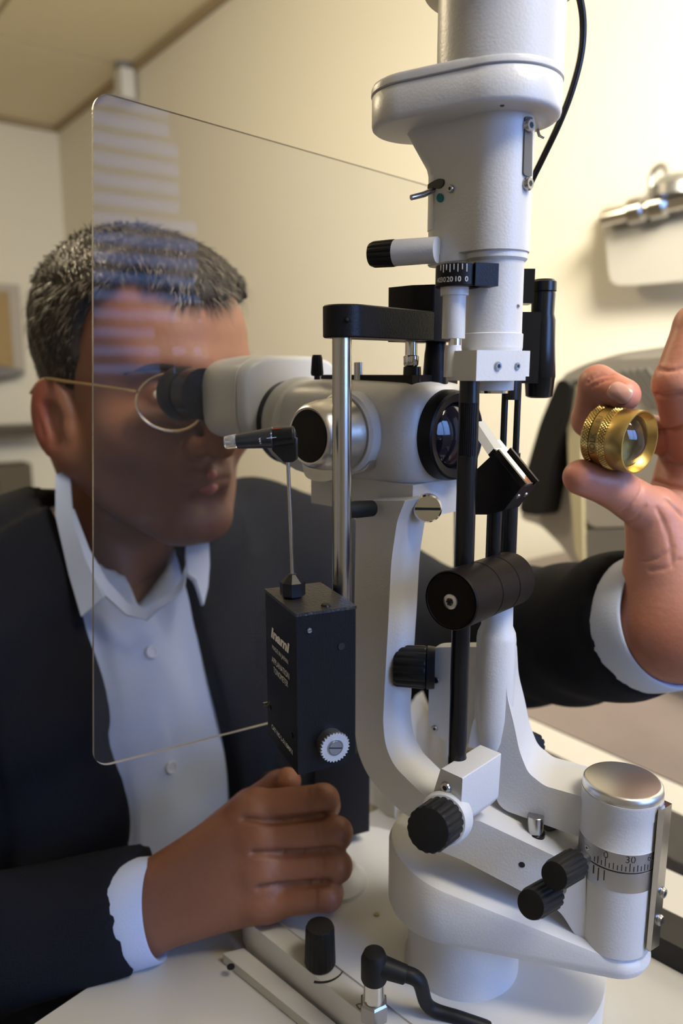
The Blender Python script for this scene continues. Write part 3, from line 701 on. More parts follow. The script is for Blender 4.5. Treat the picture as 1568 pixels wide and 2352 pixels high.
for i in range(len(ro_)):
    a_, b_ = Vector(ro_[i-1]), Vector(ro_[(i+1) % len(ro_)]); t_ = (b_-a_).normalized(); nrmo.append(Vector((t_.y, -t_.x)))
sel = []
zpm = (zrow(366, .346)+zrow(504, .346))/2
for (x, y), n_ in zip(ro_, nrmo):
    q = Vector((x, y, zpm)); pxq = 784+FPX*(q-CAM).dot(XV)/(q-CAM).dot(FW)
    if pxq < 1048 and (n_.y < .25 or pxq < 985): sel.append((Vector((x, y)), n_, pxq))
# keep the run in order along the flank, from the hidden back round to the front seam
sel.sort(key=lambda e: atan2(e[0].y-cD.y, e[0].x-cD.x) % (2*pi))
pz0_, pz1_ = zrow(512, .350), zrow(381, .350)
pmb = MB(); oo = [e[0]+e[1]*.0004 for e in sel]; ii = [e[0]-e[1]*.0008 for e in sel]
pmb.prism([Vector((p_.x, p_.y, pz0_)) for p_ in oo+ii[::-1]], ZV*(pz1_-pz0_)); pan = pmb.build('filter_panel', WHITE, SL, 40)
patch('lever_slot', rnd([(983, 427), (990, 421), (1008, 411), (1021, 411), (1021, 425), (1012, 434), (998, 433), (983, 435)], 6, 3), .0009, HOLE, SL)
h, n = hit(bt, 1000, 430)
if h: MB().tube([h+Vector((.001, .002, 0)), P(972, 447, h.y-.003), P(944, 454, h.y-.006)], [.0013, .0013, .0012], 16, 0).build('filter_lever', STEEL, SL)
h, n = hit(bt, 1037, 434)
if h: screw('panel_screw', h+n*.0006, n, .0017, SL)
patch('teal_dot', [(1012+7.3*cos(t), 455+10.5*sin(t)) for t in np.linspace(0, 2*pi, 25)[:-1]], .0008, TEAL, SL)
None and patch('seam_line', [(1047, 360), (1048.6, 360), (1047, 507), (1045.5, 507)], .0006, GREYP, SL)
patch('slot_plate', rnd([(1203, 268), (1219.2, 270), (1217.5, 407), (1202, 404), (1199, 398)], 4, 3), .0008, GREYP, SL)
for py, px in ((290, 1211), (423, 1208.5)):
    h, n = hit(bt, px, py)
    if h: screw('side_screw', h+n*.0008, n, .0028, SL)
# ---- side control knob on the tower
ka, kb = P(976, 576, YT+.004), P(908, 581, YT+.011); kd = (kb-ka).normalized(); kr = 29*mpp(ka)
L_ = (kb-ka).length
MB().lathe(ka-kd*.006, kd, [(0, kr*1.0), (L_+.006, kr*1.03)], 48).build('control_tube', WHITE, SL)
knob(SL, kb, kd, [(-.0003, kr*.9), (0, kr*1.04), (.001, kr*1.08), (.0105, kr*1.05), (.0125, kr*.92), (.0127, kr*.8), (.0127, 0)], 14, .0006, (2, 3), name='control_knob')
# ---- lamp house: stadium disc, lid and cylinder
cA = Vector((P(1140, 230, .352).x, .352, 0)); rA = .0315
rAp = 128*mpp((cA.x, .352, zrow(200, .352)))
cA = Vector((P(1150, 60, .358).x, .358, 0)); rA = 151*mpp((cA.x, .348, zrow(60, .358)))*.985
cB = Vector((P(968, 250, .372).x, .372, 0)); rB = .0225
zd0, zd1, zd2 = zrow(228, .330), zrow(140, .330), zrow(132, .335)
def ringd(z, i): return [Vector((x, y, z)) for x, y in hull2(cB, rB-i, cA, rA-i, 40)]
mb = MB(); mb.rings([ringd(zd0, .0030), ringd(zd0+.0003, .0012), ringd(zd0+.0010, .0003), ringd(zd0+.0022, 0), ringd(zd1-.0006, 0), ringd(zd1, .0006)]); dsk = mb.build('lamp_house_base', WHITE, SL, 50)
mb = MB(); mb.rings([ringd(zd1+.0002, .0004), ringd(zd1+.0006, -.0004), ringd(zd1+.0028, -.0003), ringd(zd1+.0040, .0003), ringd(zd1+.0046, .0014), ringd(zd1+.0049, .004)]); mb.build('lamp_house_lid', WHITE, SL, 50)
cL = cA; rL = rA
MB().lathe(cL, ZV, [(zd1+.0030, rL+.0001), (zd1+.0050, rL), (zrow(-120, .358), rL)], 96).build('lamp_house', WHITE, SL, 60)
MB().lathe(cL, ZV, [(zrow(-25, .358), rL+.0002), (zrow(-25, .358), rL+.0062), (zrow(-160, .358), rL+.0062), (zrow(-165, .358), rL)], 96).build('lamp_collar', CREAM, SL, 40)
bd = bvh(dsk); h, n = hit(bd, 1153, 242)
if h: MB().cyl(h-n*.0003, h+n*.0003, .0009).build('vent_hole', HOLE, SL)
h, n = hit(bd, 1234, 296)
if h:
    MB().tube([h+n*.0002, h+n*.003+U*.001, h+n*.004+Vector((.003, .0, .0004))], .0007, 10, 0).build('cable_clip', SCREW, SL)
# ---- cable from the lamp house
MB().tube([P(1312, -60, .372), P(1332, 0, .374), P(1339, 60, .375), P(1333, 130, .376), P(1312, 210, .378), P(1283, 285, .381), P(1245, 365, .386), P(1216, 425, .390), P(1196, 480, .394), P(1180, 560, .394)], 8.2*mpp(P(1330, 100, .375)), 14).build('lamp_cable', BLACKS, SL)
# ---- slender black tube behind the tower
o, pr = vprof(1243, 780, .398, [(913, 24), (910, 30), (868, 34), (866, 35), (790, 31), (735, 29.5), (722, 26), (675, 27), (671, 26), (669, 29), (648, 28.5), (642, 22)])
fx = MB().lathe(o, ZV, pr, 48).build('fixation_tube', BLACKS, SL)
MB().lathe(o, ZV, [(pr[1][0]+.0001, pr[1][1]*.8), (pr[0][0]-.0002, pr[0][1]*.82)], 32).build('tube_mouth', HOLE, fx)
MB().box(P(1204, 800, .385), (.012, .012, .034), bev=.001).build('tube_clamp', BLACKS, SL)
MB().box(P(1206, 660, .385), (.006, .012, .016), bev=.0008).build('tube_hinge', BLACKS, SL)
# ---- tonometer support arm, posts
YA = .354
aw = MB(); a0 = P(783, 735, YA); az0, az1 = zrow(774, YA-.009), zrow(697, YA-.009)
ca = Vector((a0.x, YA, 0)); cb = ca+V*.062
aw.rings([[Vector((x, y, z)) for x, y in hull2(ca+V*.003, .0104-i, cb, .0080-i, 24)] for z, i in ((az0, .0006), (az0+.0006, 0), (az1-.0006, 0), (az1, .0006))])
arm = aw.build('support_arm', BLACK, SL, 40)
bcn = P(975, 690, .405)
bz1 = zrow(654, .39)
MB().prism([Vector((q.x, q.y, az0)) for q in [bcn+V*x+U*y for x, y in rnd([(-.015, -.012), (-.015, .004), (-.010, .014), (.012, .014), (.012, -.012)], .001, 2)]], ZV*(bz1-az0), .0008, 2).build('support_block', BLACK, SL)
tarm = bvh(arm); h, n = hit(tarm, 798, 733)
if h: screw('arm_screw', h, n, .0013, SL, BLACKS)
o, pr = vprof(785, 1100, YA, [(1420, 22.5), (771, 22.5)])
MB().lathe(o, ZV, pr, 48).build('steel_post', STEEL, SL)
for px, Y_, rows in ((944, .395, [(842, 14), (838, 17), (822, 18), (818, 17.5), (816, 14), (776, 14)]), (994, .405, [(806, 8), (770, 8)])):
    o, pr = vprof(px, 800, Y_, rows); MB().lathe(o, ZV, pr, 40).build('guide_pin', CHROME, SL)
o, pr = vprof(1000, 830, .405, [(885, 30), (815, 26), (800, 24), (770, 22)]); MB().lathe(o, ZV, pr, 40).build('swivel_hub', BLACK, SL)
o, pr = vprof(946, 860, .395, [(882, 22), (842, 20)]); MB().lathe(o, ZV, pr, 40).build('pin_base', BLACKS, SL)
# ---- microscope
OC = P(1037, 1000, .392)
ax = U
def sec(t, hw, hh, dz=0): return (OC-ax*t+ZV*dz, V, ZV, hw, hh)
HH = 124*mpp(OC)
MB().loft([sec(.004, .0235, HH*.80), sec(.0055, .026, HH*.88), sec(.009, .0285, HH*.96), sec(.016, .0305, HH*1.0), sec(.05, .0315, HH*1.02), sec(.085, .0315, HH*1.02), sec(.098, .0295, HH*.97), sec(.104, .026, HH*.9)], 72, 3.6).build('microscope_body', WHITE, SL, 50)
rO = 104*mpp(OC)
MB().lathe(OC, ax, [(-.008, rO), (0, rO*1.0), (.0035, rO*.97), (.0042, rO*.92), (.0030, rO*.74), (.0005, rO*.72), (-.004, rO*.7)], 80).build('objective_ring', BLACK, SL)
MB().lathe(OC, ax, [(-.006, rO*.72)] + [(.0005+.0055*(1-(k/8)**2), rO*.72*max(k/8, 1e-4)) for k in range(8, -1, -1)], 96).build('objective_lens', DARKLENS, SL, 180)
# base plate of body and lower mount
lz = zrow(1130, .375)
MB().box(OC-ax*.042+ZV*(lz-.006-OC.z), (.075, .050, .018), ax, V, bev=.003).build('body_mount', WHITE, SL)
a_, b_ = P(822, 1170, .362), P(850, 1168, .368)
MB().lathe(b_+(b_-a_).normalized()*.002, a_-b_, [(0, .0030), (.001, .0040), (.012, .0042), (.020, .0035)], 32).build('lock_lever', RUBBER, SL)
q = P(982, 1168, .366); qn = (-V*.75+U*.65).normalized()
cs = MB().lathe(q-qn*.004, qn, [(0, .0070), (.004, .0070), (.005, .0062), (.005, 0)], 40).build('slotted_screw', CHROME, SL)
MB().box(q+qn*.0011, (.0125, .0012, .0006), *basis(qn)).build('slot', HOLE, cs)
# magnification drum on the near side
dc = P(705, 1002, .378); ddir = -V
rK = 62*mpp(dc)
fl = dc-ddir*.028
MB().lathe(fl, ddir, [(-.014, .0215), (.003, .0215), (.0045, .0200), (.0045, .018)], 72).build('drum_flange', WHITE, SL, 40)
MB().lathe(fl, ddir, [(.0045, .0190), (.006, .0192), (.009, .0186), (.018, .0178), (.0245, .0163), (.027, .0148), (.0275, rK*1.06), (.0272, rK)], 80).build('zoom_drum', ALU, SL, 40)
MB().lathe(fl, ddir, [(.020, rK), (.0270, rK), (.0276, rK*.97), (.0277, 0)], 64).build('drum_cap', BLACK, SL)
# drum side plate with screws
so2, sn2 = fl+ddir*.001, ddir
plt = MB().trace(rnd([(770, 905), (812, 918), (835, 985), (850, 1058), (842, 1080), (800, 1092), (740, 1108), (700, 1098), (690, 1050), (720, 930)], 14, 4), so2, sn2, .006, .0012).build('drum_plate', ALU, SL)
h = onpl(828, 1063, so2, sn2); screw('plate_bolt', h+sn2*.0006, sn2, .0027, plt, STEEL)
for pts in ([(818, 965), (828, 963)], [(822, 1000), (832, 999)], [(824, 1035), (833, 1034)]):
    h0, h1 = (onpl(x, y, so2+sn2*.0002, sn2) for x, y in pts); MB().cyl(h0, h1, .00025, seg=8).build('index_mark', INKB, plt)
h = onpl(815, 1020, so2+sn2*.0003, sn2); text('drum_number', '25', .0045, h, U, ZV, INKB, plt)
# rear collar, binocular housing, eyepieces
rc = OC-ax*.112
MB().lathe(rc+ZV*.001, -ax, [(-.012, HH*.98), (0, HH*1.02), (.006, HH*1.0), (.011, HH*.92), (.013, HH*.8)], 80).build('rear_collar', WHITE, SL, 60)
MB().lathe(rc+ZV*.001-ax*.010, -ax, [(0, HH*.93), (.006, HH*.93), (.008, HH*.8)], 64).build('collar_gap', BLACKS, SL)
HC = P(583, 916, .497)+V*.012
hh2 = 95*mpp(HC)
MB().loft([(HC+ax*.0270, V, ZV, .0365, hh2*.88), (HC+ax*.0266, V, ZV, .0385, hh2*.935), (HC+ax*.0255, V, ZV, .0400, hh2*.97), (HC+ax*.023, V, ZV, .0410, hh2*.99), (HC+ax*.0205, V, ZV, .0414, hh2*1.0), (HC+ax*.0201, V, ZV, .0404, hh2*.975), (HC+ax*.0194, V, ZV, .0404, hh2*.975), (HC+ax*.0190, V, ZV, .0416, hh2*1.005), (HC, V, ZV, .0418, hh2*1.01), (HC-ax*.016, V, ZV, .0405, hh2*.96), (HC-ax*.022, V, ZV, .036, hh2*.84), (HC-ax*.0235, V, ZV, .030, hh2*.72)], 72, 3.8).build('binocular_housing', WHITE2, SL, 50)
for s_ in (-1, 1):
    b_ = HC-ax*.022+V*(s_*.0295-.0085)+ZV*.003
    MB().lathe(b_, -ax, [(-.004, .0165), (.008, .0165), (.0085, .0158), (.014, .0155)], 48).build('eyepiece_tube', BLACKS, SL)
    MB().lathe(b_, -ax, [(.012, .0165), (.016, .0178), (.022, .0180), (.026, .0165), (.027, .0145), (.024, .0115)], 48).build('eyecup', RUBBER, SL)
# top fittings
wz = zrow(884, .385)
MB().prism([Vector((q.x, q.y, wz-.001)) for q in [OC-ax*.012+V*.020, OC-ax*.012-V*.018, OC-ax*.085-V*.012, OC-ax*.085+V*.020]], ZV*.0058, .0006, 1).build('top_plate', BLACK, SL)
kq = P(728, 860, .43); o, pr = vprof(728, 840, .43, [(872, 7), (864, 7), (863, 13), (858, 15), (822, 12.5), (815, 10)])
MB().lathe(o, ZV, pr, 96, ribs=(12, .0005, (3, 4))).build('top_knob', RUBBER, SL)
o, pr = vprof(823, 845, .42, [(885, 10), (833, 10.5), (832, 9)]); MB().lathe(o, ZV, pr, 32).build('top_stud', STEEL, SL)
# ---- curved white microscope arm
car = [(818, 1150), (930, 1150), (912, 1195), (898, 1290), (892, 1420), (884, 1560), (879, 1660), (885, 1715), (905, 1760), (960, 1815), (1020, 1862), (1020, 1912), (985, 1900), (925, 1868), (880, 1826), (842, 1778), (822, 1730), (814, 1680), (812, 1500), (815, 1300)]
MB().trace(rnd(car, [2, 2, 16, 30, 20, 20, 20, 24, 20, 20, 2, 2, 10, 20, 20, 24, 20, 14, 20, 20], 4), P(860, 1450, .372), -V, .022, .0045, 4).build('curved_arm', WHITE, SL, 50)
# black drive housing under the tonometer
MB().box(P(762, 1815, .47)+Vector((0, .014, -.004)), (.040, .036, .060), az(66), az(-24), bev=.002).build('drive_housing', BLACK, SL)
# ================================================================ TONOMETER
YN = .310
TW, TL = az(66), az(-24)                  # front face direction, depth direction
tc = P(682, 1600, YN)                     # near vertical edge
tz0, tz1 = zrow(1780, YN), zrow(1411, YN)
fw_ = (onpl(816, 1600, tc, -TL)-tc).dot(TW)
sideq = onpl(613, 1560, tc, -TW); dl_ = abs((sideq-tc).dot(TL))
TN = thing('applanation_tonometer', 'black tonometer box with white lettering and serrated silver dial', 'tonometer', Vector((tc.x, tc.y, tz0))+TW*fw_/2+TL*dl_/2)
tcen = Vector((tc.x, tc.y, (tz0+tz1)/2))+TW*fw_/2+TL*dl_/2
MB().box(tcen-ZV*.0006, (fw_, dl_, tz1-tz0-.0012), TW, TL, bev=.0006, seg=2).build('housing', BLACK, TN, 20)
MB().box(tcen+ZV*((tz1-tz0)/2-.0004), (fw_+.0008, dl_+.0006, .0014), TW, TL, bev=.0004, seg=2).build('lid', mat('lid_black', (.022, .020, .017), .32, bump=.5, bscale=900), TN, 20)
def onf(px, py, e=0): return onpl(px, py, tc-TL*e, -TL)
def ons(px, py, e=0): return onpl(px, py, tc-TW*e, -TW)
def ont(px, py): return onz(px, py, tz1)
h = ont(748, 1393); screw('lid_screw', h, ZV, .0022, TN, BLACKS)
h = onf(710, 1448); screw('front_screw', h, -TL, .0012, TN, mat('bluish_screw', (.5, .55, .62), .3, 1), slot=True)
h = onf(783, 1484); MB().lathe(h-TL*.0002, -TL, [(0, .0016), (.0004, .0016), (.0004, .001)], 24).build('front_recess', HOLE, TN)
h = ons(614, 1616); MB().cyl(h, h-TW*.0022, .0009).build('side_pin', CHROME, TN)
for px, py in ((621, 1625), (671, 1688)):
    h = ons(px, py); MB().cyl(h, h-TW*.0005, .0013).build('side_screw', BLACKS, TN)
dq = onf(757, 1703); rdd = 34*mpp(dq)
MB().lathe(dq, -TL, [(0, rdd*.96), (.0055, rdd*.96), (.0055, rdd*.5)], 64).build('dial_drum', ALUD, TN)
mb = MB(); NT = 28
ro = []; ri = []
x_, y_, a_ = basis(-TL)
pts = []
for k in range(NT):
    t = 2*pi*k/NT
    pts.append(dq-TL*.0050+(x_*cos(t)+y_*sin(t))*rdd*.93); t += pi/NT; pts.append(dq-TL*.0050+(x_*cos(t)+y_*sin(t))*rdd*1.07)
mb.prism(pts, -TL*.0012, 0); mb.build('serrated_ring', mat('ring_alu', (.62, .66, .72), .4, .8), TN, 10)
MB().lathe(dq-TL*.0060, -TL, [(0, rdd*.57), (.0005, rdd*.57), (.0005, rdd*.50), (.0003, rdd*.5), (.0007, rdd*.46), (.0007, 0)], 48).build('dial_centre', mat('spun_metal', (.34, .36, .40), .3, 1, aniso=.8), TN)
MB().box(dq-TL*.0068, (rdd*.95, .0005, .0002), (TW*.93-ZV*.2), z=-TL).build('dial_slot', HOLE, TN)
# nut, rod, prism holder
nq = ont(672, 1372)
MB().lathe(nq, ZV, [(0, .0040), (.001, .0044), (.0014, .0058), (.0075, .0058), (.0110, .0020), (.0112, .0012)], 8).build('collar_nut', BLACKS, TN, 20)
rt = P(661, 1062, nq.y-.001)
MB().cyl(nq+ZV*.008, rt+ZV*.002, .00085).build('feeler_rod', STEEL, TN)
hd = P(655, 1010, rt.y); pdir = (P(525, 1016, rt.y+.004)-P(672, 1001, rt.y)).normalized()
ps = P(678, 1000, rt.y)
prh = MB().lathe(ps, pdir, [(0, .0030), (.0006, .0042), (.0092, .0045), (.0096, .0040)], 40)
prh.trace(rnd([(626, 1006), (679, 1006), (680, 1056), (672, 1062), (652, 1062), (640, 1050), (624, 1034)], 3, 3), ps+az(0)*-.0021, -pdir.cross(ZV).normalized()*(1 if pdir.cross(ZV).y > 0 else -1), .0042, .0006, 2)
prh = prh.build('prism_holder', BLACKS, TN, 30)
cone = MB().lathe(ps, pdir, [(.0094, .0043), (.0099, .0047), (.0104, .0046), (.0262, .0033), (.0264, .0030)], 48).build('measuring_cone', mat('smoky_black', (.018, .022, .028), .16, coat=.4), TN)
MB().lathe(ps, pdir, [(.0262, .0030), (.0268, .0033), (.0305, .0030), (.0318, .0028), (.0319, .0024), (.0319, 0)], 40).build('cone_tip', PRISMG, TN)
ccam = (CAM-ps).normalized(); ccam = (ccam-pdir*ccam.dot(pdir)).normalized()
text_cyl('cone_number', '180', .0021, ps, pdir, ccam, .00425, -.25, .0145, INKW, TN, bold=.00002)
MB().cyl(ps+pdir*.0075+ccam*.0046, ps+pdir*.0118+ccam*.0046, .00012, seg=6).build('index_line', INKW, TN)
MB().cyl(ps+pdir*.0095+ccam*.0028+ZV*.0037, ps+pdir*.0055+ccam*.0028+ZV*.0037, .00016, seg=6).build('red_mark', REDI, TN)
# lettering on the side face; text runs towards the near edge
TX_ = -TL
def side_text(s_, x0, y0, x1, y1, size, bold=0, shear=0):
    a_, b_ = ons(x0, y0, .00025), ons(x1, y1, .00025); c = (a_+b_)/2; L = abs((b_-a_).dot(TX_))
    me = textmesh(s_, size, bold, shear); xs = [v.co.x for v in me.vertices]; k = L/(max(xs)-min(xs)); bpy.data.meshes.remove(me)
    me = textmesh(s_, size, bold, shear)
    for v in me.vertices: v.co = c+TX_*v.co.x*k+ZV*v.co.y
    return link('print', me, INKW, TN, 0)
side_text('Inami', 621, 1456, 663, 1485, .0068, .0003, .2)
side_text('MADE IN JAPAN', 625, 1490, 661, 1517, .0030)
side_text('APPLANATION', 624, 1517, 664, 1552, .0042)
side_text('TONOMETER', 628, 1541, 661, 1570, .0042)
side_text('CAT NO L-5110A911', 624, 1670, 672, 1728, .0032, .00006)
# ================================================================ BREATH SHIELD
ys0, ys1 = .385, .535
c_tl, c_bl = P(214, 205, ys0), P(216, 1766, ys0)
c_tr, c_br = P(1048, 444, ys1), P(1046, 1552, ys1)
def bil(a, b): return (c_tl*(1-a)+c_tr*a)*(1-b)+(c_bl*(1-a)+c_br*a)*b
wid, hei = ((c_tr-c_tl).length+(c_br-c_bl).length)/2, ((c_tl-c_bl).length+(c_tr-c_br).length)/2
cr = .009; out = []
for (cx_, cy_, st) in ((cr, cr, pi), (wid-cr, cr, 1.5*pi), (wid-cr, hei-cr, 0), (cr, hei-cr, .5*pi)):
    for k in range(9):
        t = st+k*pi/16; out.append(bil((cx_+cr*cos(t))/wid, (cy_+cr*sin(t))/hei))
nrm = (c_tr-c_tl).cross(c_bl-c_tl).normalized()
if nrm.y > 0: nrm = -nrm
mb = MB(); mb.prism(out, -nrm*.0022); sh_ = mb.build('breath_shield', [ACRYL, EDGE], None, 30)
for p_ in sh_.data.polygons:
    p_.material_index = 0 if abs(p_.normal.dot(nrm)) > .9 else 1
tag(sh_, 'large clear acrylic breath shield with rounded corners before the man', 'shield')
# ================================================================ PLUG AND CABLE
cb_ = thing('power_cable', 'black cable with angled plug on the bottom of the base deck', 'cable', sq+ZV*.03)
pz = sq+ZV*.0215
pd_ = (P(925, 2275, .35)-P(870, 2252, .345)); pd_ = Vector((pd_.x, pd_.y, pd_.z)).normalized()
p_top = P(866, 2245, pz.y)
MB().lathe(pz, ZV, [(0, .0062), (.001, .0066), (.012, .0066), (.0155, .0052), (.0165, .003)], 40).build('plug', RUBBER, cb_)
MB().cyl(pz+ZV*.009, pz+ZV*.009+az(100)*.016-ZV*.004, .0056, .0046, ch=.0006).build('plug_elbow', RUBBER, cb_)
s0 = pz+ZV*.009+az(100)*.012-ZV*.003
MB().tube([s0, s0+az(100)*.010-ZV*.003, P(985, 2312, s0.y+.002), P(1060, 2340, s0.y), P(1140, 2368, s0.y-.002), P(1240, 2410, s0.y-.004)], [.0040, .0038, .0034, .0034, .0034, .0034], 16).build('cord', RUBBER, cb_)
# ================================================================ PERSON
def surfnet(fn, lo, hi, h):
    lo = np.array(lo); hi = np.array(hi); n = np.ceil((hi-lo)/h).astype(int)+1
    ax_ = [lo[i]+h*np.arange(n[i]) for i in range(3)]
    X, Y, Z = np.meshgrid(*ax_, indexing='ij')
    f = fn(X.astype(np.float32), Y.astype(np.float32), Z.astype(np.float32))
    s = f < 0
    nx, ny, nz = n
    acc = np.zeros((nx-1, ny-1, nz-1, 3), np.float32); cnt = np.zeros((nx-1, ny-1, nz-1), np.float32)
    for axis in range(3):
        sl0 = [slice(None)]*3; sl1 = [slice(None)]*3; sl0[axis] = slice(0, -1); sl1[axis] = slice(1, None)
        f0 = f[tuple(sl0)]; f1 = f[tuple(sl1)]; cr_ = (f0 < 0) != (f1 < 0)
        t = np.where(cr_, f0/np.where(cr_, f0-f1, 1), 0)
        o1, o2 = [a for a in range(3) if a != axis]
        idx = np.indices(f0.shape)
        pos = np.stack([idx[i].astype(np.float32)+(t if i == axis else 0) for i in range(3)], -1)
        for d1 in (0, 1):
            for d2 in (0, 1):
                # edge at (.., i1, i2) belongs to cells i1-d1, i2-d2
                se = [slice(None)]*3; sc = [slice(None)]*3
                for o_, d_ in ((o1, d1), (o2, d2)):
                    if d_ == 0: se[o_] = slice(0, n[o_]-1); sc[o_] = slice(0, n[o_]-1)
                    else: se[o_] = slice(1, n[o_]); sc[o_] = slice(0, n[o_]-1)
                m_ = cr_[tuple(se)]
                acc[tuple(sc)] += pos[tuple(se)]*m_[..., None]; cnt[tuple(sc)] += m_
    act = cnt > 0
    ids = -np.ones(act.shape, np.int64); ids[act] = np.arange(act.sum())
    V_ = acc[act]/cnt[act][:, None]*h+lo
    Q = []
    for axis in range(3):
        o1, o2 = [(1, 2), (2, 0), (0, 1)][axis]
        sl0 = [slice(None)]*3; sl1 = [slice(None)]*3; sl0[axis] = slice(0, -1); sl1[axis] = slice(1, None)
        a_ = s[tuple(sl0)]; b_ = s[tuple(sl1)]
        I_ = np.argwhere(a_ != b_)
        I_ = I_[(I_[:, o1] > 0) & (I_[:, o2] > 0) & (I_[:, o1] < n[o1]-1) & (I_[:, o2] < n[o2]-1)]
        if not len(I_): continue
        fl = a_[tuple(I_.T)]
        def cell(d1, d2):
            J = I_.copy(); J[:, o1] -= d1; J[:, o2] -= d2; return ids[tuple(J.T)]
        q = np.stack([cell(1, 1), cell(0, 1), cell(0, 0), cell(1, 0)], 1)
        q[~fl] = q[~fl][:, ::-1]; Q.append(q)
    return V_, np.concatenate(Q)
def smin(a, b, k): h_ = np.clip(.5+.5*(b-a)/k, 0, 1); return b+(a-b)*h_-k*h_*(1-h_)
def smax(a, b, k): return -smin(-a, -b, k)
def caps(X, Y, Z, a, b, ra, rb):
    a = np.array(a, np.float32); d = np.array(b, np.float32)-a; L = float(d@d)+1e-12
    t = np.clip(((X-a[0])*d[0]+(Y-a[1])*d[1]+(Z-a[2])*d[2])/L, 0, 1)
    return np.sqrt((X-a[0]-d[0]*t)**2+(Y-a[1]-d[1]*t)**2+(Z-a[2]-d[2]*t)**2)-(ra+(rb-ra)*t)
def ell(X, Y, Z, c, r, rot=None):
    x, y, z = X-c[0], Y-c[1], Z-c[2]
    if rot is not None: x, y, z = (rot[0][0]*x+rot[0][1]*y+rot[0][2]*z, rot[1][0]*x+rot[1][1]*y+rot[1][2]*z, rot[2][0]*x+rot[2][1]*y+rot[2][2]*z)
    k0 = np.sqrt((x/r[0])**2+(y/r[1])**2+(z/r[2])**2); k1 = np.sqrt((x/r[0]**2)**2+(y/r[1]**2)**2+(z/r[2]**2)**2)+1e-9
    return k0*(k0-1)/k1
def chain(X, Y, Z, pts, rad, k=.003):
    d = None
    for i in range(len(pts)-1):
        e = caps(X, Y, Z, pts[i], pts[i+1], rad[i], rad[i+1]); d = e if d is None else smin(d, e, k)
    return d
def mesh_np(name, V_, Q_):
    me = bpy.data.meshes.new(name); me.from_pydata(V_.tolist(), [], Q_.tolist()); me.update(); return me
# ---- head frame: r = his right, f = forward, z = up
HF = az(137); HR = Vector((HF.y, -HF.x, 0)); HR.normalize()
HCN = P(330, 893, .620); HS = .937
tilt = radians(2)
hf = HF*cos(tilt)-ZV*sin(tilt); hz = ZV*cos(tilt)+HF*sin(tilt)
def HW(r, f, z): return HCN+HR*(r*HS)+hf*(f*HS)+hz*(z*HS)
HM = np.array([[HR.x, hf.x, hz.x], [HR.y, hf.y, hz.y], [HR.z, hf.z, hz.z]])*HS
def towrld(V_): return V_@HM.T+np.array(HCN)
def headf(X, Y, Z):
    A = np.abs(X)
    d = ell(X, Y, Z, (0, -.012, .034), (.0755, .097, .086))
    d = smin(d, ell(X, Y, Z, (0, .030, -.030), (.062, .066, .082)), .03)
    d = smin(d, ell(X, Y, Z, (0, .055, .045), (.058, .040, .050)), .03)                      # forehead
    d = smin(d, caps(A, Y, Z, (.058, .005, -.055), (.020, .073, -.102), .020, .016), .03)     # jaw
    d = smin(d, ell(X, Y, Z, (0, .080, -.104), (.020, .015, .016)), .018)                     # chin
    d = smin(d, caps(A, Y, Z, (.0, .092, .022), (.040, .076, .024), .010, .011), .014)        # brow
    d = smin(d, ell(A, Y, Z, (.046, .058, -.030), (.022, .026, .020)), .02)                   # cheekbone
    d = smax(d, -ell(A, Y, Z, (.032, .100, .003), (.019, .018, .013)), .012)                  # sockets
    d = smin(d, ell(A, Y, Z, (.031, .074, .002), (.0135, .0135, .0125)), .004)                # lids
    d = smax(d, -ell(A, Y, Z, (.031, .092, .001), (.0115, .0100, .0042)), .0015)            # lid opening
    d = smin(d, caps(X, Y, Z, (0, .090, .012), (0, .116, -.034), .0075, .0105), .010)          # nose
    d = smin(d, ell(X, Y, Z, (0, .117, -.036), (.011, .011, .010)), .006)
    d = smin(d, ell(A, Y, Z, (.0135, .103, -.039), (.0085, .011, .008)), .006)
    d = smax(d, -ell(A, Y, Z, (.007, .108, -.0475), (.0038, .006, .003)), .003)
    d = smin(d, ell(X, Y, Z, (0, .086, -.064), (.026, .014, .020)), .016)                     # muzzle
    d = smin(d, caps(A, Y, Z, (0, .100, -.0605), (.020, .090, -.0655), .0048, .003), .006)    # upper lip
    d = smin(d, caps(A, Y, Z, (0, .0985, -.0715), (.018, .089, -.068), .0056, .003), .006)    # lower lip
    d = smax(d, -caps(A, Y, Z, (0, .107, -.0660), (.022, .094, -.0665), .0014, .001), .002)
    d = smax(d, -ell(X, Y, Z, (0, .099, -.083), (.016, .007, .006)), .010)
    # ears
    c, s_ = cos(.42), sin(.42)
    ex, ey = (A-.079), (Y+.003); xr = ex*c+ey*s_; yr = -ex*s_+ey*c          # ear plane flares backwards
    zt_ = Z+.029; yy = yr*cos(.15)+zt_*sin(.15); z2 = -yr*sin(.15)+zt_*cos(.15)
    e = ell(xr, yy, z2, (0, 0, .006), (.0062, .0210, .0335))
    e = smin(e, ell(xr, yy, z2, (-.001, .008, -.026), (.0050, .0095, .0115)), .008)
    e = smax(e, -ell(xr, yy, z2, (.0060, .0030, .002), (.0065, .0120, .0185)), .004)
    e = smin(e, caps(xr, yy, z2, (.003, -.006, .016), (.003, -.003, -.010), .0022, .0022), .004)
    e = smin(e, ell(xr, yy, z2, (.001, .0165, -.006), (.0045, .0045, .0075)), .004)
    e = smin(e, ell(xr, yy, z2, (-.008, .008, 0), (.009, .010, .020)), .006)
    d = smin(d, e, .006)
    # neck
    d = smin(d, caps(X, Y, Z, (0, -.035, -.075), (0, -.046, -.26), .053, .050), .022)
    d = smin(d, caps(A, Y, Z, (.058, -.045, -.05), (.016, .020, -.205), .010, .009), .02)
    return d
hv, hq = surfnet(headf, (-.115, -.15, -.27), (.115, .145, .135), .0022)
head_np = (towrld(hv), hq)
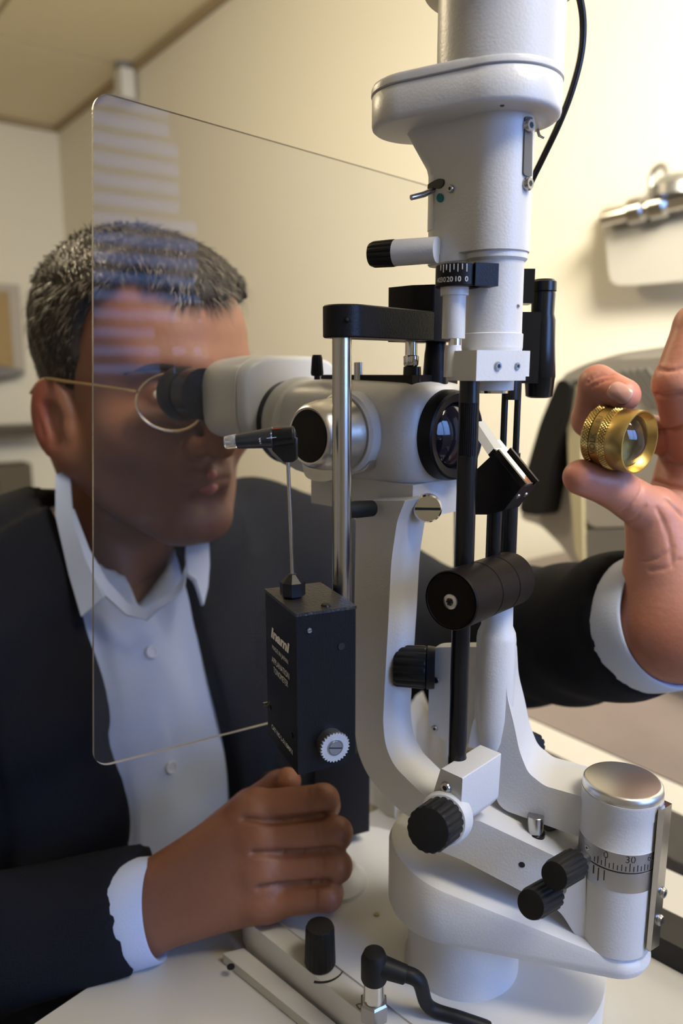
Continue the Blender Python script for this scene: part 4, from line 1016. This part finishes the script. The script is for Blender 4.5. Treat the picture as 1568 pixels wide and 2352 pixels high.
# ---- torso frame
TF = az(133); TR = Vector((TF.y, -TF.x, 0)); TR.normalize()
TO = HCN+TR*.018+TF*.0
def TWd(r, f, z): return TO+TR*r+TF*f+ZV*z
TM = np.array([[TR.x, TF.x, 0], [TR.y, TF.y, 0], [0, 0, 1.]])
def tloc(q): d = Vector(q)-TO; return (d.dot(TR), d.dot(TF), d.z)
SHR, SHL = tloc(TWd(.185, -.06, -.190)), tloc(TWd(-.185, -.05, -.165))
ELR, WRR = tloc((-.37, .41, .745)), tloc(P(318, 2100, .407))
ELL, WRL = tloc((.115, .665, .875)), tloc(P(1548, 1424, .428))
def torsof(X, Y, Z, g=0.):
    d = ell(X, Y, Z, (0, -.030, -.34), (.165+g, .108+g, .20+g))
    d = smin(d, caps(X, Y, Z, (-.15, -.055, -.190), (.15, -.055, -.205), .058+g, .058+g), .06)
    d = smin(d, caps(np.abs(X), Y, Z, (.03, -.06, -.13), (.15, -.06, -.185), .040+g, .045+g), .05)
    d = smin(d, ell(X, Y, Z, (0, -.045, -.58), (.155+g, .112+g, .19+g)), .08)
    return d
def armf(X, Y, Z, sh, el, wr, r0, r1, r2): return smin(caps(X, Y, Z, sh, el, r0, r1), caps(X, Y, Z, el, wr, r1, r2), .02)
def tw(V_): return V_@TM.T+np.array(TO)
LO, HI = (-.42, -.36, -.72), (.46, .46, .02)
corev, coreq = surfnet(lambda X, Y, Z: smin(smin(torsof(X, Y, Z, -.010), armf(X, Y, Z, SHR, ELR, WRR, .046, .036, .015), .03), armf(X, Y, Z, SHL, ELL, WRL, .046, .038, .024), .03), LO, HI, .011)
# ---- hands (joints placed in space)
def hand(pts, rads, palm, extra, h, cre=()):
    allp = np.array([p for c in pts for p in c]+[p for c in palm for p in c[:2]])
    lo = allp.min(0)-.04; hi = allp.max(0)+.04
    def fn(X, Y, Z):
        d = None
        for a, b, ra, rb in palm:
            e = caps(X, Y, Z, a, b, ra, rb); d = e if d is None else smin(d, e, .012)
        for c, r in zip(pts, rads):
            e = chain(X, Y, Z, c, r, .0025); d = smin(d, e, .0018)
        for kind, c, r, k in extra:
            e = ell(X, Y, Z, c, r); d = smin(d, e, k) if kind > 0 else smax(d, -e, k)
        for a, b, wd, dp in cre: d = smax(d, -caps(X, Y, Z, a, b, wd, wd), .0012)
        return d
    return surfnet(fn, lo, hi, h)
T3 = lambda q: tuple(q)
def J(*l): return [T3(P(*a)) for a in l]
# right hand on the joystick: index, middle, ring, little, thumb
rfing = [J((588, 1858, .425), (742, 1838, .417), (748, 1850, .441), (718, 1862, .455)),
         J((606, 1925, .414), (772, 1914, .404), (772, 1922, .430), (735, 1930, .446)),
         J((612, 1995, .406), (772, 1990, .397), (768, 1995, .421), (735, 2000, .437)),
         J((618, 2068, .402), (752, 2058, .390), (758, 2052, .410), (730, 2050, .425)),
         J((470, 1960, .440), (575, 1860, .456), (640, 1808, .452), (660, 1795, .446))]
rrad = [[.0110, .0094, .0088, .0078], [.0108, .0094, .0088, .0078], [.0104, .0090, .0084, .0076], [.0098, .0084, .0076, .0068], [.0150, .0125, .0105, .0088]]
WRw = P(318, 2095, .407)
rw1, rw2 = P(318, 2066, .410), P(326, 2124, .404)
rpalm = [(T3(rw1), rfing[0][0], .0150, .0125), (T3(rw1), rfing[1][0], .0150, .0125), (T3(rw2), rfing[2][0], .0148, .0122), (T3(rw2), rfing[3][0], .0145, .0112),
         (T3(P(170, 2140, .415)), T3(rw1), .0140, .0150), (T3(P(170, 2172, .410)), T3(rw2), .0140, .0145),
         (T3(P(430, 2010, .432)), rfing[4][1], .020, .0135)]
rext = []
for c, r in zip(rfing[:4], rrad): rext.append((1, (c[0][0]-.002, c[0][1]-.004, c[0][2]+.001), (.0115, .0105, .0088), .008))
rhv, rhq = hand(rfing, rrad, rpalm, rext, .0016)
# left hand holding the lens
lfing = [J((1585, 1018, .462), (1356, 962, .446), (1372, 882, .424), (1432, 908, .410)),
         J((1600, 1060, .452), (1556, 880, .424), (1600, 748, .428), (1650, 700, .444)),
         J((1680, 1060, .450), (1660, 880, .418), (1690, 760, .420), (1720, 720, .434)),
         J((1740, 1090, .446), (1750, 930, .412), (1770, 830, .410), (1790, 790, .420)),
         J((1590, 1320, .448), (1500, 1180, .424), (1405, 1118, .414), (1334, 1096, .410))]
lrad = [[.0115, .0108, .0100, .0088], [.0140, .0132, .0120, .010], [.0135, .0125, .0112, .010], [.0115, .0105, .0095, .008], [.0190, .0135, .0112, .0098]]
WLw = P(1548, 1424, .428); FLD = (WLw-Vector((.115, .665, .875))).normalized()
lpalm = [(T3(P(1520, 1450, .425)), lfing[0][0], .0270, .0150), (T3(P(1545, 1445, .425)), lfing[1][0], .0275, .0160), (T3(P(1585, 1440, .425)), lfing[2][0], .0270, .0155), (T3(P(1610, 1440, .425)), lfing[3][0], .0240, .0140),
         (T3(P(1540, 1360, .428)), lfing[4][1], .0240, .0160), (T3(WLw-FLD*.09), T3(WLw), .0285, .0270), (T3(WLw-FLD*.09+XV*.012), T3(WLw+XV*.012), .0265, .0260)]
lext = []
lhv, lhq = hand(lfing, lrad, lpalm, [], .0012)
def carve(v, q, lines):
    # press skin folds into the surface along lines
    v = v.astype(np.float64); n = np.zeros_like(v)
    fn_ = np.cross(v[q[:, 2]]-v[q[:, 0]], v[q[:, 3]]-v[q[:, 1]])
    for k in range(4): np.add.at(n, q[:, k], fn_)
    n /= np.linalg.norm(n, axis=1)[:, None]+1e-12
    t = BVHTree.FromPolygons([Vector(p_) for p_ in v.tolist()], [tuple(p_) for p_ in q.tolist()])
    tot = np.zeros(len(v))
    for pl, wd, dp in lines:
        pts = []
        for p_ in spline([Vector((a, b, 0)) for a, b in pl], 6):
            h, _ = hit(t, p_.x, p_.y)
            if h is not None: pts.append(np.array(h))
        if len(pts) < 2: continue
        dm = np.full(len(v), 9.)
        for a, b in zip(pts[:-1], pts[1:]):
            if np.linalg.norm(b-a) > .02: continue
            d = b-a; tt = np.clip(((v-a)@d)/(d@d+1e-12), 0, 1); dm = np.minimum(dm, np.linalg.norm(v-a-tt[:, None]*d, axis=1))
        tot = np.maximum(tot, dp*np.exp(-(dm/wd)**2))
    return (v-n*tot[:, None]).astype(np.float32)
lhv = carve(lhv, lhq, [([(1476, 898), (1520, 910), (1568, 905)], .0013, .0017), ([(1490, 842), (1535, 852), (1568, 846)], .0011, .0009), ([(1482, 976), (1528, 988), (1568, 980)], .0015, .0022),
    ([(1348, 878), (1376, 864), (1404, 860)], .0009, .0009), ([(1358, 888), (1384, 876), (1404, 870)], .0008, .0007), ([(1352, 868), (1380, 855)], .0008, .0006), ([(1340, 948), (1362, 956), (1384, 950)], .0010, .0010),
    ([(1460, 1084), (1474, 1110), (1466, 1142), (1428, 1178)], .0011, .0012), ([(1434, 1200), (1456, 1192), (1482, 1164)], .0010, .0008), ([(1424, 1186), (1448, 1180)], .0009, .0007),
    ([(1472, 1092), (1520, 1112), (1568, 1122)], .0014, .0020), ([(1530, 1150), (1568, 1188)], .0013, .0012), ([(1535, 1058), (1568, 1064)], .0012, .0012),
    ([(1508, 1168), (1534, 1230), (1544, 1300)], .0013, .0009), ([(1470, 1288), (1510, 1282), (1545, 1258)], .0010, .0009), ([(1490, 1310), (1530, 1305), (1560, 1285)], .0010, .0008)])
rhv = carve(rhv, rhq, [([(x, y-26), (x+4, y), (x, y+26)], .0012, .0008) for x, y in ((705, 1838), (722, 1838), (738, 1914), (722, 1914), (738, 1990), (722, 1992), (722, 2060))]+[([(556, 1880), (640, 1886), (748, 1872)], .0018, .0030), ([(580, 1960), (660, 1959), (768, 1950)], .0018, .0030), ([(594, 2042), (660, 2032), (752, 2026)], .0018, .0030)])
person = thing('person', 'man in dark navy jacket and pale blue shirt, bending to the eyepieces', 'person', TWd(0, -.05, -.62))
parts_ = [head_np, (tw(corev), coreq), (rhv, rhq), (lhv, lhq)]
Vs, Qs, off, ms = [], [], 0, []
for i, (v, q) in enumerate(parts_):
    Vs.append(v); Qs.append(q+off); off += len(v); ms += [1 if i == 3 else 0]*len(q)
Vs = np.concatenate(Vs); Qs = np.concatenate(Qs)
me = mesh_np('body', Vs, Qs)
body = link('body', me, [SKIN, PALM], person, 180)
NB = len(Vs); pig = np.ones((NB, 4), np.float32)
nh, n1, n2, n3 = len(head_np[0]), len(corev), len(rhv), len(lhv)
hx, hy, hzz = np.abs(hv[:, 0]), hv[:, 1], hv[:, 2]
ss = lambda e0, e1, x: (lambda t: t*t*(3-2*t))(np.clip((x-e0)/(e1-e0), 0, 1))
ear = ss(.076, .088, hx)*ss(-.07, -.05, hzz)  # ear redness stands for light shining through, painted into the skin colour
stub = ss(-.038, -.060, hzz)*ss(-.01, .03, hy)*ss(-.150, -.125, hzz)
orbit = np.exp(-(((hx-.032)/.018)**2+((hzz-.0)/.016)**2))*ss(.04, .07, hy)
pig[:nh, 0] = 1+.35*ear-.30*stub-.25*orbit; pig[:nh, 1] = 1-.15*ear-.28*stub-.32*orbit; pig[:nh, 2] = 1-.10*ear-.18*stub-.28*orbit
def spots(vs, cs, rad, amt):
    o_ = np.zeros(len(vs), np.float32)
    for c_ in cs: o_ = np.maximum(o_, np.exp(-((vs-np.array(c_))**2).sum(1)/rad**2))
    return amt*o_
kk = spots(rhv, [c[0] for c in rfing[:4]]+[c[1] for c in rfing[:4]], .011, .30)
pig[nh+n1:nh+n1+n2, :3] = (1-kk)[:, None]*np.array([1.04, .98, .95])
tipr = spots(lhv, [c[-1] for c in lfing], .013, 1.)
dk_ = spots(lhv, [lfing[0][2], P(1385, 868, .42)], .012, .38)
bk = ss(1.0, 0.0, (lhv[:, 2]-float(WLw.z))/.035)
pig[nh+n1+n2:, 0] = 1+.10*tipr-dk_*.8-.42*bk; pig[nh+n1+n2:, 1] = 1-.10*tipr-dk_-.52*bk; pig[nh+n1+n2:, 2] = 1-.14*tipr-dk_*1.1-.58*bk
pa = body.data.color_attributes.new('skin_tone_glow', 'FLOAT_COLOR', 'POINT'); pa.data.foreach_set('color', np.clip(pig, 0, 2).ravel())
body.data.polygons.foreach_set('material_index', np.array(ms, np.int32))
bbt = bvh(body)
# lips, eyes, brows
def sdfpart(name, fn, lo, hi, h, m, parent, conv, smooth=180):
    v, q = surfnet(fn, lo, hi, h); return link(name, mesh_np(name, conv(v), q), m, parent, smooth)
sdfpart('lips', lambda X, Y, Z: smax(smin(caps(np.abs(X), Y, Z, (0, .1006, -.0605), (.023, .0880, -.0660), .0050, .0028), caps(np.abs(X), Y, Z, (0, .0993, -.0715), (.020, .0875, -.068), .0058, .003), .001), -caps(np.abs(X), Y, Z, (0, .107, -.0660), (.022, .094, -.0665), .0012, .001), .001), (-.03, .08, -.085), (.03, .115, -.05), .0012, LIP, person, towrld)
for sg in (1, -1):
    c = HW(sg*.031, .0752, .001)
    e = MB().lathe(c-hf*.0108, hf, [(.0108-.0108*cos(t), max(1e-5, .0108*sin(t))) for t in np.linspace(0, pi, 18)], 32).build('eye', EYEW, person, 180)
    MB().lathe(c+hf*.0101, hf, [(0, .0052), (.0009, .0035), (.0011, 0)], 24).build('iris', IRIS, e)
    bw = MB(); bp = []
    for r_, z_ in ((.012, .016), (.022, .0195), (.034, .0215), (.046, .020), (.055, .015)):
        hq_ = bbt.ray_cast(HW(sg*r_, .25, z_), -hf); bp.append((hq_[0] if hq_[0] is not None else HW(sg*r_, .09, z_))-hf*.0010)
    bw.tube(bp, [.0014, .0024, .0027, .0022, .0008], 10)
    bw.build('eyebrow', mat('brow', (.02, .014, .01), .9, spec=.1), person)
# ---- hair: cap shaped over the skull with short strands
def hairline(X, Y, Z):
    # negative where hair grows
    A = np.abs(X)
    front = Y-.14           # fringe recedes to the temples
    side = (-Z+.030)-np.where(Y < -.02, .085, 0)-np.where((Y > -.022) & (Y < .012), .062, 0)
    low = np.maximum(Y-.012, -.200)
    top = np.maximum(front, .069+.020*np.exp(-((A-.045)/.018)**2)*(Y > .01)-Z)                       # crown
    sidep = np.maximum(np.maximum(Y-(.030+.25*np.clip(Z-.03, -.03, .06)), -.012-Z), -Z-.012)
    burn = np.maximum(np.maximum(Y-.012, -(Y+.010)), -.048-Z)
    back = np.maximum(Y+.035, -.085-Z)
    return np.minimum(np.minimum(top, sidep), np.minimum(burn, back))
def hairf(X, Y, Z):
    sk = ell(X, Y, Z, (0, -.012, .034), (.0755, .097, .086)); sk = smin(sk, ell(X, Y, Z, (0, .055, .045), (.058, .040, .050)), .03)
    th = .004+.010*np.clip((Z-.02)/.07, 0, 1)+.0011*np.sin(X*130+Y*190)*np.sin(Y*110+Z*170)
    d = sk-th
    return smax(smax(d, hairline(X, Y, Z)-.0, .008), -(sk+.006), .002)
hvv, hqq = surfnet(hairf, (-.1, -.135, -.10), (.1, .12, .15), .0024)
hair = link('hair', mesh_np('hair', towrld(hvv), hqq), HAIR, person, 180)
rng = np.random.default_rng(3)
loc = hvv; nV = len(loc)
# normals in head space from the skull ellipsoid
def strands(name, count, m, lmin, lmax, wid):
    idx = rng.integers(0, nV, count); mb_v = []; mb_f = []
    for i in idx:
        p_ = loc[i]; n_ = (p_-np.array([0, -.012, .034]))/np.array([.0755, .097, .086])**2; n_ = n_/np.linalg.norm(n_)
        if n_[2] < -.6: continue
        comb = np.array([.25*np.sign(p_[0]), .55 if p_[2] > .085 else -.15, -.25 if p_[2] > .085 else -1.])
        comb = comb-n_*(comb@n_); comb /= np.linalg.norm(comb)+1e-6
        comb = comb+rng.normal(0, .16, 3); L = rng.uniform(lmin, lmax)*(1 if p_[2] > .05 else .6)
        side = np.cross(comb, n_); side /= np.linalg.norm(side)+1e-6
        a0 = p_-n_*.001; a1 = p_+comb*L*.5+n_*L*.15; a2 = p_+comb*L+n_*L*.12
        b_ = len(mb_v)
        mb_v += [a0-side*wid, a0+side*wid, a1-side*wid*.8, a1+side*wid*.8, a2]
        mb_f += [(b_, b_+1, b_+3, b_+2), (b_+2, b_+3, b_+4)]
    V_ = towrld(np.array(mb_v)); me = bpy.data.meshes.new(name); me.from_pydata(V_.tolist(), [], mb_f); me.update()
    o_ = link(name, me, m, hair, 180); o_['kind'] = 'stuff'; return o_
strands('dark_strands', 7500, HAIRD, .007, .016, .00042)
strands('grey_strands', 7000, HAIRG, .006, .014, .00040)
# ---- clothes
def zr(px, py, Y): q = tloc(P(px, py, Y)); return q[2], q[0]
Lb = [zr(118, 1085, .585), zr(150, 1200, .565), zr(178, 1330, .550), zr(205, 1440, .535), zr(250, 1620, .515), zr(300, 1840, .50), zr(350, 2040, .49), zr(400, 2250, .48)]
Rb = [zr(480, 1235, .60), zr(482, 1340, .585), zr(486, 1440, .575), zr(532, 1590, .56), zr(572, 1740, .55), zr(604, 1850, .54), zr(640, 2000, .53), zr(630, 2250, .52)]
Lz, Lr = np.array(sorted(Lb)).T; Rz, Rr = np.array(sorted(Rb)).T
def vcut(X, Y, Z):
    rl = np.interp(Z, Lz, Lr); rr = np.interp(Z, Rz, Rr)
    return np.maximum(np.maximum(X-rl, rr-X), -(Y+.055-.02*0))     # negative inside the opening
def folds(X, Y, Z): return .0035*np.sin(X*46+Z*31)*np.sin(Z*38-Y*24)+.0018*np.sin(Z*95+X*40+Y*60)
def sleevef(X, Y, Z, sh, el, wr, r0, r1, r2):
    d = smin(caps(X, Y, Z, sh, el, r0, r1), caps(X, Y, Z, el, wr, r1, r2), .03)
    a = np.array(el); b = np.array(wr); u_ = (b-a)/np.linalg.norm(b-a)
    t = (X-b[0])*u_[0]+(Y-b[1])*u_[1]+(Z-b[2])*u_[2]
    return smax(d, t, .003)
def back(w_, e_, s_): w_ = np.array(w_); e_ = np.array(e_); u_ = (e_-w_)/np.linalg.norm(e_-w_); return tuple(w_+u_*s_)
dE = (P(318, 2095, .407)-Vector((-.37, .41, .745))).normalized(); WR1 = tloc(P(318, 2095, .407)+dE*.001); WL1 = tloc(P(1500, 1470, .445))
JR = back(tloc(P(318, 2095, .407)), ELR, .012); JL = tloc(WLw-FLD*.020)
def jacketf(X, Y, Z):
    fo = folds(X, Y, Z)
    d = torsof(X, Y, Z, .016)
    lap = smax(torsof(X, Y, Z, .021), np.maximum(np.minimum(np.abs(X-np.interp(Z, Lz, Lr)-.035)-.036, np.abs(X-np.interp(Z, Rz, Rr)+.035)-.036), np.maximum(-Y-.02, -Z-.52)), .003)
    d = smin(d, lap, .003)
    a = sleevef(X, Y, Z, SHR, ELR, WR1, .064, .054, .034)
    b = sleevef(X, Y, Z, SHL, ELL, JL, .066, .058, .046)
    d = smin(smin(d, a, .03), b, .03)+fo
    d = smax(d, -vcut(X, Y, Z), .004)
    nk = caps(X, Y, Z, (0, -.030, -.02), (0, -.045, -.30), .0545, .053)
    return smax(d, -nk, .006)
jv, jq = surfnet(jacketf, LO, HI, .0058)
jacket = link('jacket', mesh_np('jacket', tw(jv), jq), JACKET, person, 180)
def shirtf(X, Y, Z):
    d = torsof(X, Y, Z, .006)+.0022*np.sin(X*70+Z*16)*np.sin(Z*20-X*15)+.0012*np.sin(X*120-Z*45)
    vz, vr = -.180, Pb[0][1]-.006; zl_ = np.minimum(-.10, vz+.80*np.abs(X-vr)); d = np.maximum(d, .7*(Z-np.where(Y > -.03, zl_, -.10)))
    px_ = .027+.10*(Z+.16)*0
    pl = np.abs(X-np.interp(Z, PLz, PLr))-.016
    d = smin(d, smax(torsof(X, Y, Z, .0085), np.maximum(pl, -Y), .001), .001)
    nk = caps(X, Y, Z, (0, -.030, -.02), (0, -.030, -.30), .056, .050)
    d = smax(d, -smax(nk, np.maximum(-(Z+.200), 0), .004), .004)
    return d
Pb = [zr(335, 1420, .535), zr(345, 1560, .525), zr(375, 1760, .515), zr(400, 2000, .505), zr(420, 2250, .50)]
PLz, PLr = np.array(sorted(Pb)).T
sv, sq_ = surfnet(shirtf, (-.2, -.2, -.75), (.2, .16, -.08), .005)
shirt = link('shirt', mesh_np('shirt', tw(sv), sq_), SHIRT, person, 180)
# collar: stand and two leaves, shaped in space
def leaf(name, pts, th=.0022, sub=2):
    mb = MB(); vs = [mb.b.verts.new(P(*a)) for a in pts]; n = len(vs)//2
    for i in range(n-1): mb.b.faces.new((vs[i], vs[i+1], vs[2*n-2-i], vs[2*n-1-i]))
    bmesh.ops.subdivide_edges(mb.b, edges=mb.b.edges[:], cuts=2, use_grid_fill=True, smooth=.4)
    bmesh.ops.solidify(mb.b, geom=mb.b.faces[:], thickness=th)
    return mb.build(name, SHIRT, person, 50)
leaf('collar_leaf', [(127, 1090, .568), (127, 1185, .553), (158, 1320, .532), (186, 1416, .518), (238, 1372, .520), (196, 1285, .530), (164, 1185, .549), (160, 1078, .572)])
leaf('collar_leaf', [(478, 1232, .592), (479, 1300, .577), (474, 1350, .565), (462, 1392, .552), (444, 1335, .552), (428, 1325, .557), (424, 1280, .570), (426, 1245, .582)])
leaf('collar_stand', [(164, 1180, .552), (196, 1284, .534), (240, 1366, .524), (290, 1412, .520), (336, 1424, .519), (336, 1404, .522), (292, 1384, .526), (246, 1332, .532), (206, 1262, .544), (170, 1168, .560)])
leaf('collar_stand', [(334, 1426, .519), (362, 1398, .522), (392, 1380, .528), (420, 1352, .538), (432, 1310, .552), (428, 1290, .556), (414, 1336, .545), (388, 1362, .534), (360, 1380, .527), (334, 1404, .522)])
def bandf(X, Y, Z):
    nk = caps(X, Y, Z, (0, -.030, -.02), (0, -.042, -.30), .0575, .0590)
    zt_ = -.118-.55*(Y+.03)
    d = np.maximum(np.abs(nk)-.0022, np.maximum(Z-zt_, zt_-.042-Z))
    return np.maximum(d, Y-.012)
bv_, bq_ = surfnet(bandf, (-.08, -.12, -.24), (.08, .06, -.02), .0024)
link('collar_band', mesh_np('collar_band', tw(bv_), bq_), SHIRT, person, 180)
sbv = bvh(shirt)
for px, py in ((347, 1498), (392, 1762), (412, 1960)):
    h, n = hit(sbv, px, py)
    if h: MB().lathe(h, n, [(-.001, .0048), (.0008, .0050), (.0018, .0046), (.0018, .0034), (.0013, .0030), (.0013, 0)], 28).build('button', BUTTON, shirt)
# cuffs
def cuff(name, a, b, r0, r1, t0, t1):
    a, b = Vector(a), Vector(b); d = (b-a).normalized(); L = (b-a).length
    MB().lathe(a, d, [(t0, r0-.0025), (t0, r0), (t0+(t1-t0)*.5, (r0+r1)/2+.0008), (t1-.001, r1), (t1, r1-.0012), (t1-.001, r1-.0028), (t0, r0-.0045)], 56, caps=False).build(name, SHIRT, person, 60)
E1 = Vector((-.40, .44, .735)); W1 = P(300, 2098, .409)
dR = (P(318, 2095, .407)-P(262, 2112, .412)).normalized()
cuff('cuff', P(318, 2095, .407)-dE*.020, P(318, 2095, .407), .0308, .0292, 0, .033)
cuff('cuff', WLw-FLD*.035, WLw, .0425, .0400, 0, .036)
# fingernails that show
def nailp(c, n_, t_, a_, b_):
    n_ = Vector(n_).normalized(); t_ = Vector(t_); t_ = (t_-n_*t_.dot(n_)).normalized(); s_ = n_.cross(t_); mb = MB(); rs = []
    for k in range(5):
        e = k/4; rr = sin(pi/2*(1-e)); hgt = .0016*(1-(1-e)**2)
        rs.append([Vector(c)+n_*(hgt-.0008)+(t_*a_*copysign(abs(cos(t))**.75, cos(t))+s_*b_*copysign(abs(sin(t))**.75, sin(t)))*max(rr, .02)-n_*(sin(t)**2*b_*.28*rr*rr) for t in np.linspace(0, 2*pi, 25)[:-1]])
    mb.rings(rs); return mb.build('fingernail', NAIL, person, 180)
bb = bvh(body)
h, n = hit(bb, 1422, 902)
if h: nailp(h, n, P(1432, 912, .41)-P(1372, 882, .424), .0068, .0054)
# lower body on a stool
sd = MB(); lv, lq = surfnet(lambda X, Y, Z: smin(smin(ell(X, Y, Z, (0, -.07, -.62), (.175, .135, .12)), caps(np.abs(X), Y, Z, (.09, -.05, -.63), (.17, .12, -.62), .085, .068), .05), caps(np.abs(X), Y, Z, (.17, .12, -.62), (.16, .02, -1.02), .062, .045), .03), (-.3, -.28, -1.06), (.3, .28, -.5), .014)
legs = link('trousers', mesh_np('trousers', tw(lv), lq), TROUS, person, 180)
for s_ in (-1, 1):
    q = TWd(s_*.16, .05, 0); q.z = .045
    MB().loft([(q-TF*.07-ZV*.045, TR, TF, .035, .06), (q-ZV*.02, TR, TF, .045, .13), (q+ZV*.01, TR, TF, .040, .11), (q-TF*.04+ZV*.05, TR, TF, .040, .05)], 24, 2.4).build('shoe', BLACKS, person)
sz = TWd(0, -.07, -.745); st = thing('stool', 'round black swivel stool under the seated man', 'stool', Vector((sz.x, sz.y, 0)))
sp = Vector((sz.x, sz.y, 0))
MB().lathe(sp, ZV, [(sz.z-.05, .15), (sz.z-.045, .17), (sz.z-.01, .175), (sz.z, .16)], 48).build('seat', RUBBER, st)
MB().cyl(sp+ZV*.05, sp+ZV*(sz.z-.05), .025).build('column', CHROME, st)
for k in range(5):
    a = az(72*k); lg = MB().tube([sp+ZV*.09, sp+a*.14+ZV*.075, sp+a*.26+ZV*.055], [.02, .017, .013], 12).build('leg', GREYD2, st)
    MB().cyl(sp+a*.26-a.cross(ZV)*.012+ZV*.026, sp+a*.26+a.cross(ZV)*.012+ZV*.026, .026, ch=.004).build('castor', BLACKS, lg)
# ---- spectacles
sg_ = thing('eyeglasses', 'thin gold wire rimmed spectacles on the face of the man', 'glasses', HW(0, .10, .0))
for s_ in (1, -1):
    rim = [HW(s_*(.034+.026*cos(t)), .112-.010*abs(cos(t))*(1 if s_*cos(t)*s_ > 0 else 0)-.004, -.004+.021*sin(t)) for t in np.linspace(0, 2*pi, 40)]
    MB().tube(rim[:-1]+[rim[0]], .0010, 8, 0).build('rim', GOLDW, sg_)
    lm = MB(); c = [lm.b.verts.new(q) for q in rim[:-1]]; lm.b.faces.new(c); bmesh.ops.solidify(lm.b, geom=lm.b.faces[:], thickness=.0015); lm.build('lens', SPECT, sg_, 30)
    MB().tube([HW(s_*.060, .099, .004), HW(s_*.070, .085, .006), HW(s_*.0785, .03, .008), HW(s_*.0815, -.012, .008), HW(s_*.083, -.035, -.004)], .0013, 8, 5).build('temple', GOLDW, sg_)
    MB().tube([HW(s_*.012, .108, -.006), HW(s_*.009, .106, -.012)], .0016, 8, 0).build('nose_pad', PRISMG, sg_)
MB().tube([HW(.009, .109, .002), HW(0, .113, .006), HW(-.009, .109, .002)], .0010, 8).build('bridge', GOLDW, sg_)
# ================================================================ CONDENSING LENS IN THE LEFT HAND
lc = P(1422, 1008, .405)
ld = (az(105)*1.0-ZV*.10).normalized()
ldir = None
view = (CAM-lc).normalized()
side_ = (P(1480, 1018, .405)-P(1372, 1000, .405)).normalized()
ld = (side_*cos(radians(43))+view*sin(radians(43))).normalized()
rL2 = 73*mpp(lc); s0 = -.0125
LN = thing('condensing_lens', 'gold ringed condensing lens held between finger and thumb', 'lens', lc)
a_ = s0
def ringp(h0, h1, r, e=.0004): return [(h0, r-.003), (h0, r-e), (h0+e, r), (h1-e, r), (h1, r-e), (h1, r-.003)]
MB().lathe(lc, ld, [(a_+.0046, rL2*.80), (a_+.0046, rL2*.955), (a_+.0098, rL2*.955), (a_+.0098, rL2*.80)], 96).build('engraved_band', GOLD, LN, 40)
MB().lathe(lc, ld, [(a_+.0138, rL2*.955), (a_+.0142, rL2*.965), (a_+.0240, rL2*.985), (a_+.0246, rL2*.975), (a_+.0246, rL2*.93), (a_+.0205, rL2*.84), (a_+.0200, rL2*.805), (a_+.0138, rL2*.805)], 96, caps=False).build('front_collar', GOLD, LN, 30)
for h0, nm in ((a_, 'rear_knurl'), (a_+.0098, 'front_knurl')):
    mb = MB(); NK, NR = 66, 4; rs = []
    for j in range(NR*2+1):
        ring = []
        for k in range(NK*2):
            t = 2*pi*k/(NK*2); dd_ = (.0005 if (k+j) % 2 == 0 and j % 2 == 1 else 0) if True else 0
            dd_ = .0007 if (j % 2 == 1 and (k % 2) == ((j//2) % 2)) else 0
            x_, y_, aa_ = basis(ld); ring.append(lc+aa_*(h0+.0042*j/(NR*2))+(x_*cos(t)+y_*sin(t))*(rL2*.965+dd_))
        rs.append(ring)
    mb.rings(rs, caps=False)
    mb.lathe(lc, ld, [(h0-.0002, rL2*.80), (h0-.0002, rL2*.965), (h0+.0002, rL2*.97), (h0+.0042, rL2*.966), (h0+.0042, rL2*.80)], 96, caps=False)
    mb.build(nm, GOLDD, LN, 20)
MB().lathe(lc, ld, [(a_+.0040-.0040*(1-(k/12)**2), max(1e-5, rL2*.80*k/12)) for k in range(0, 13)]+[(a_+.0195, rL2*.80), (a_+.0200, rL2*.79)]+[(a_+.0200+.0062*(1-(k/12)**2), max(1e-5, rL2*.79*k/12)) for k in range(11, -1, -1)], 96, caps=False).build('lens_glass', GLASS, LN, 30)
vv_ = view-ld*view.dot(ld); vv_.normalize()
upn = ld.cross(vv_)
sgn = 1 if upn.z > 0 else -1
for s_, t0, sz_ in (('VOLK', -.62, .0047), ('SU', .24, .0040)):
    text_cyl('engraving', s_, sz_, lc, ld, vv_, rL2*.955+.0001, sgn*(t0+.30), a_+.0072, ENGR, LN, flip=-1 if sgn < 0 else 1, bold=.0001)
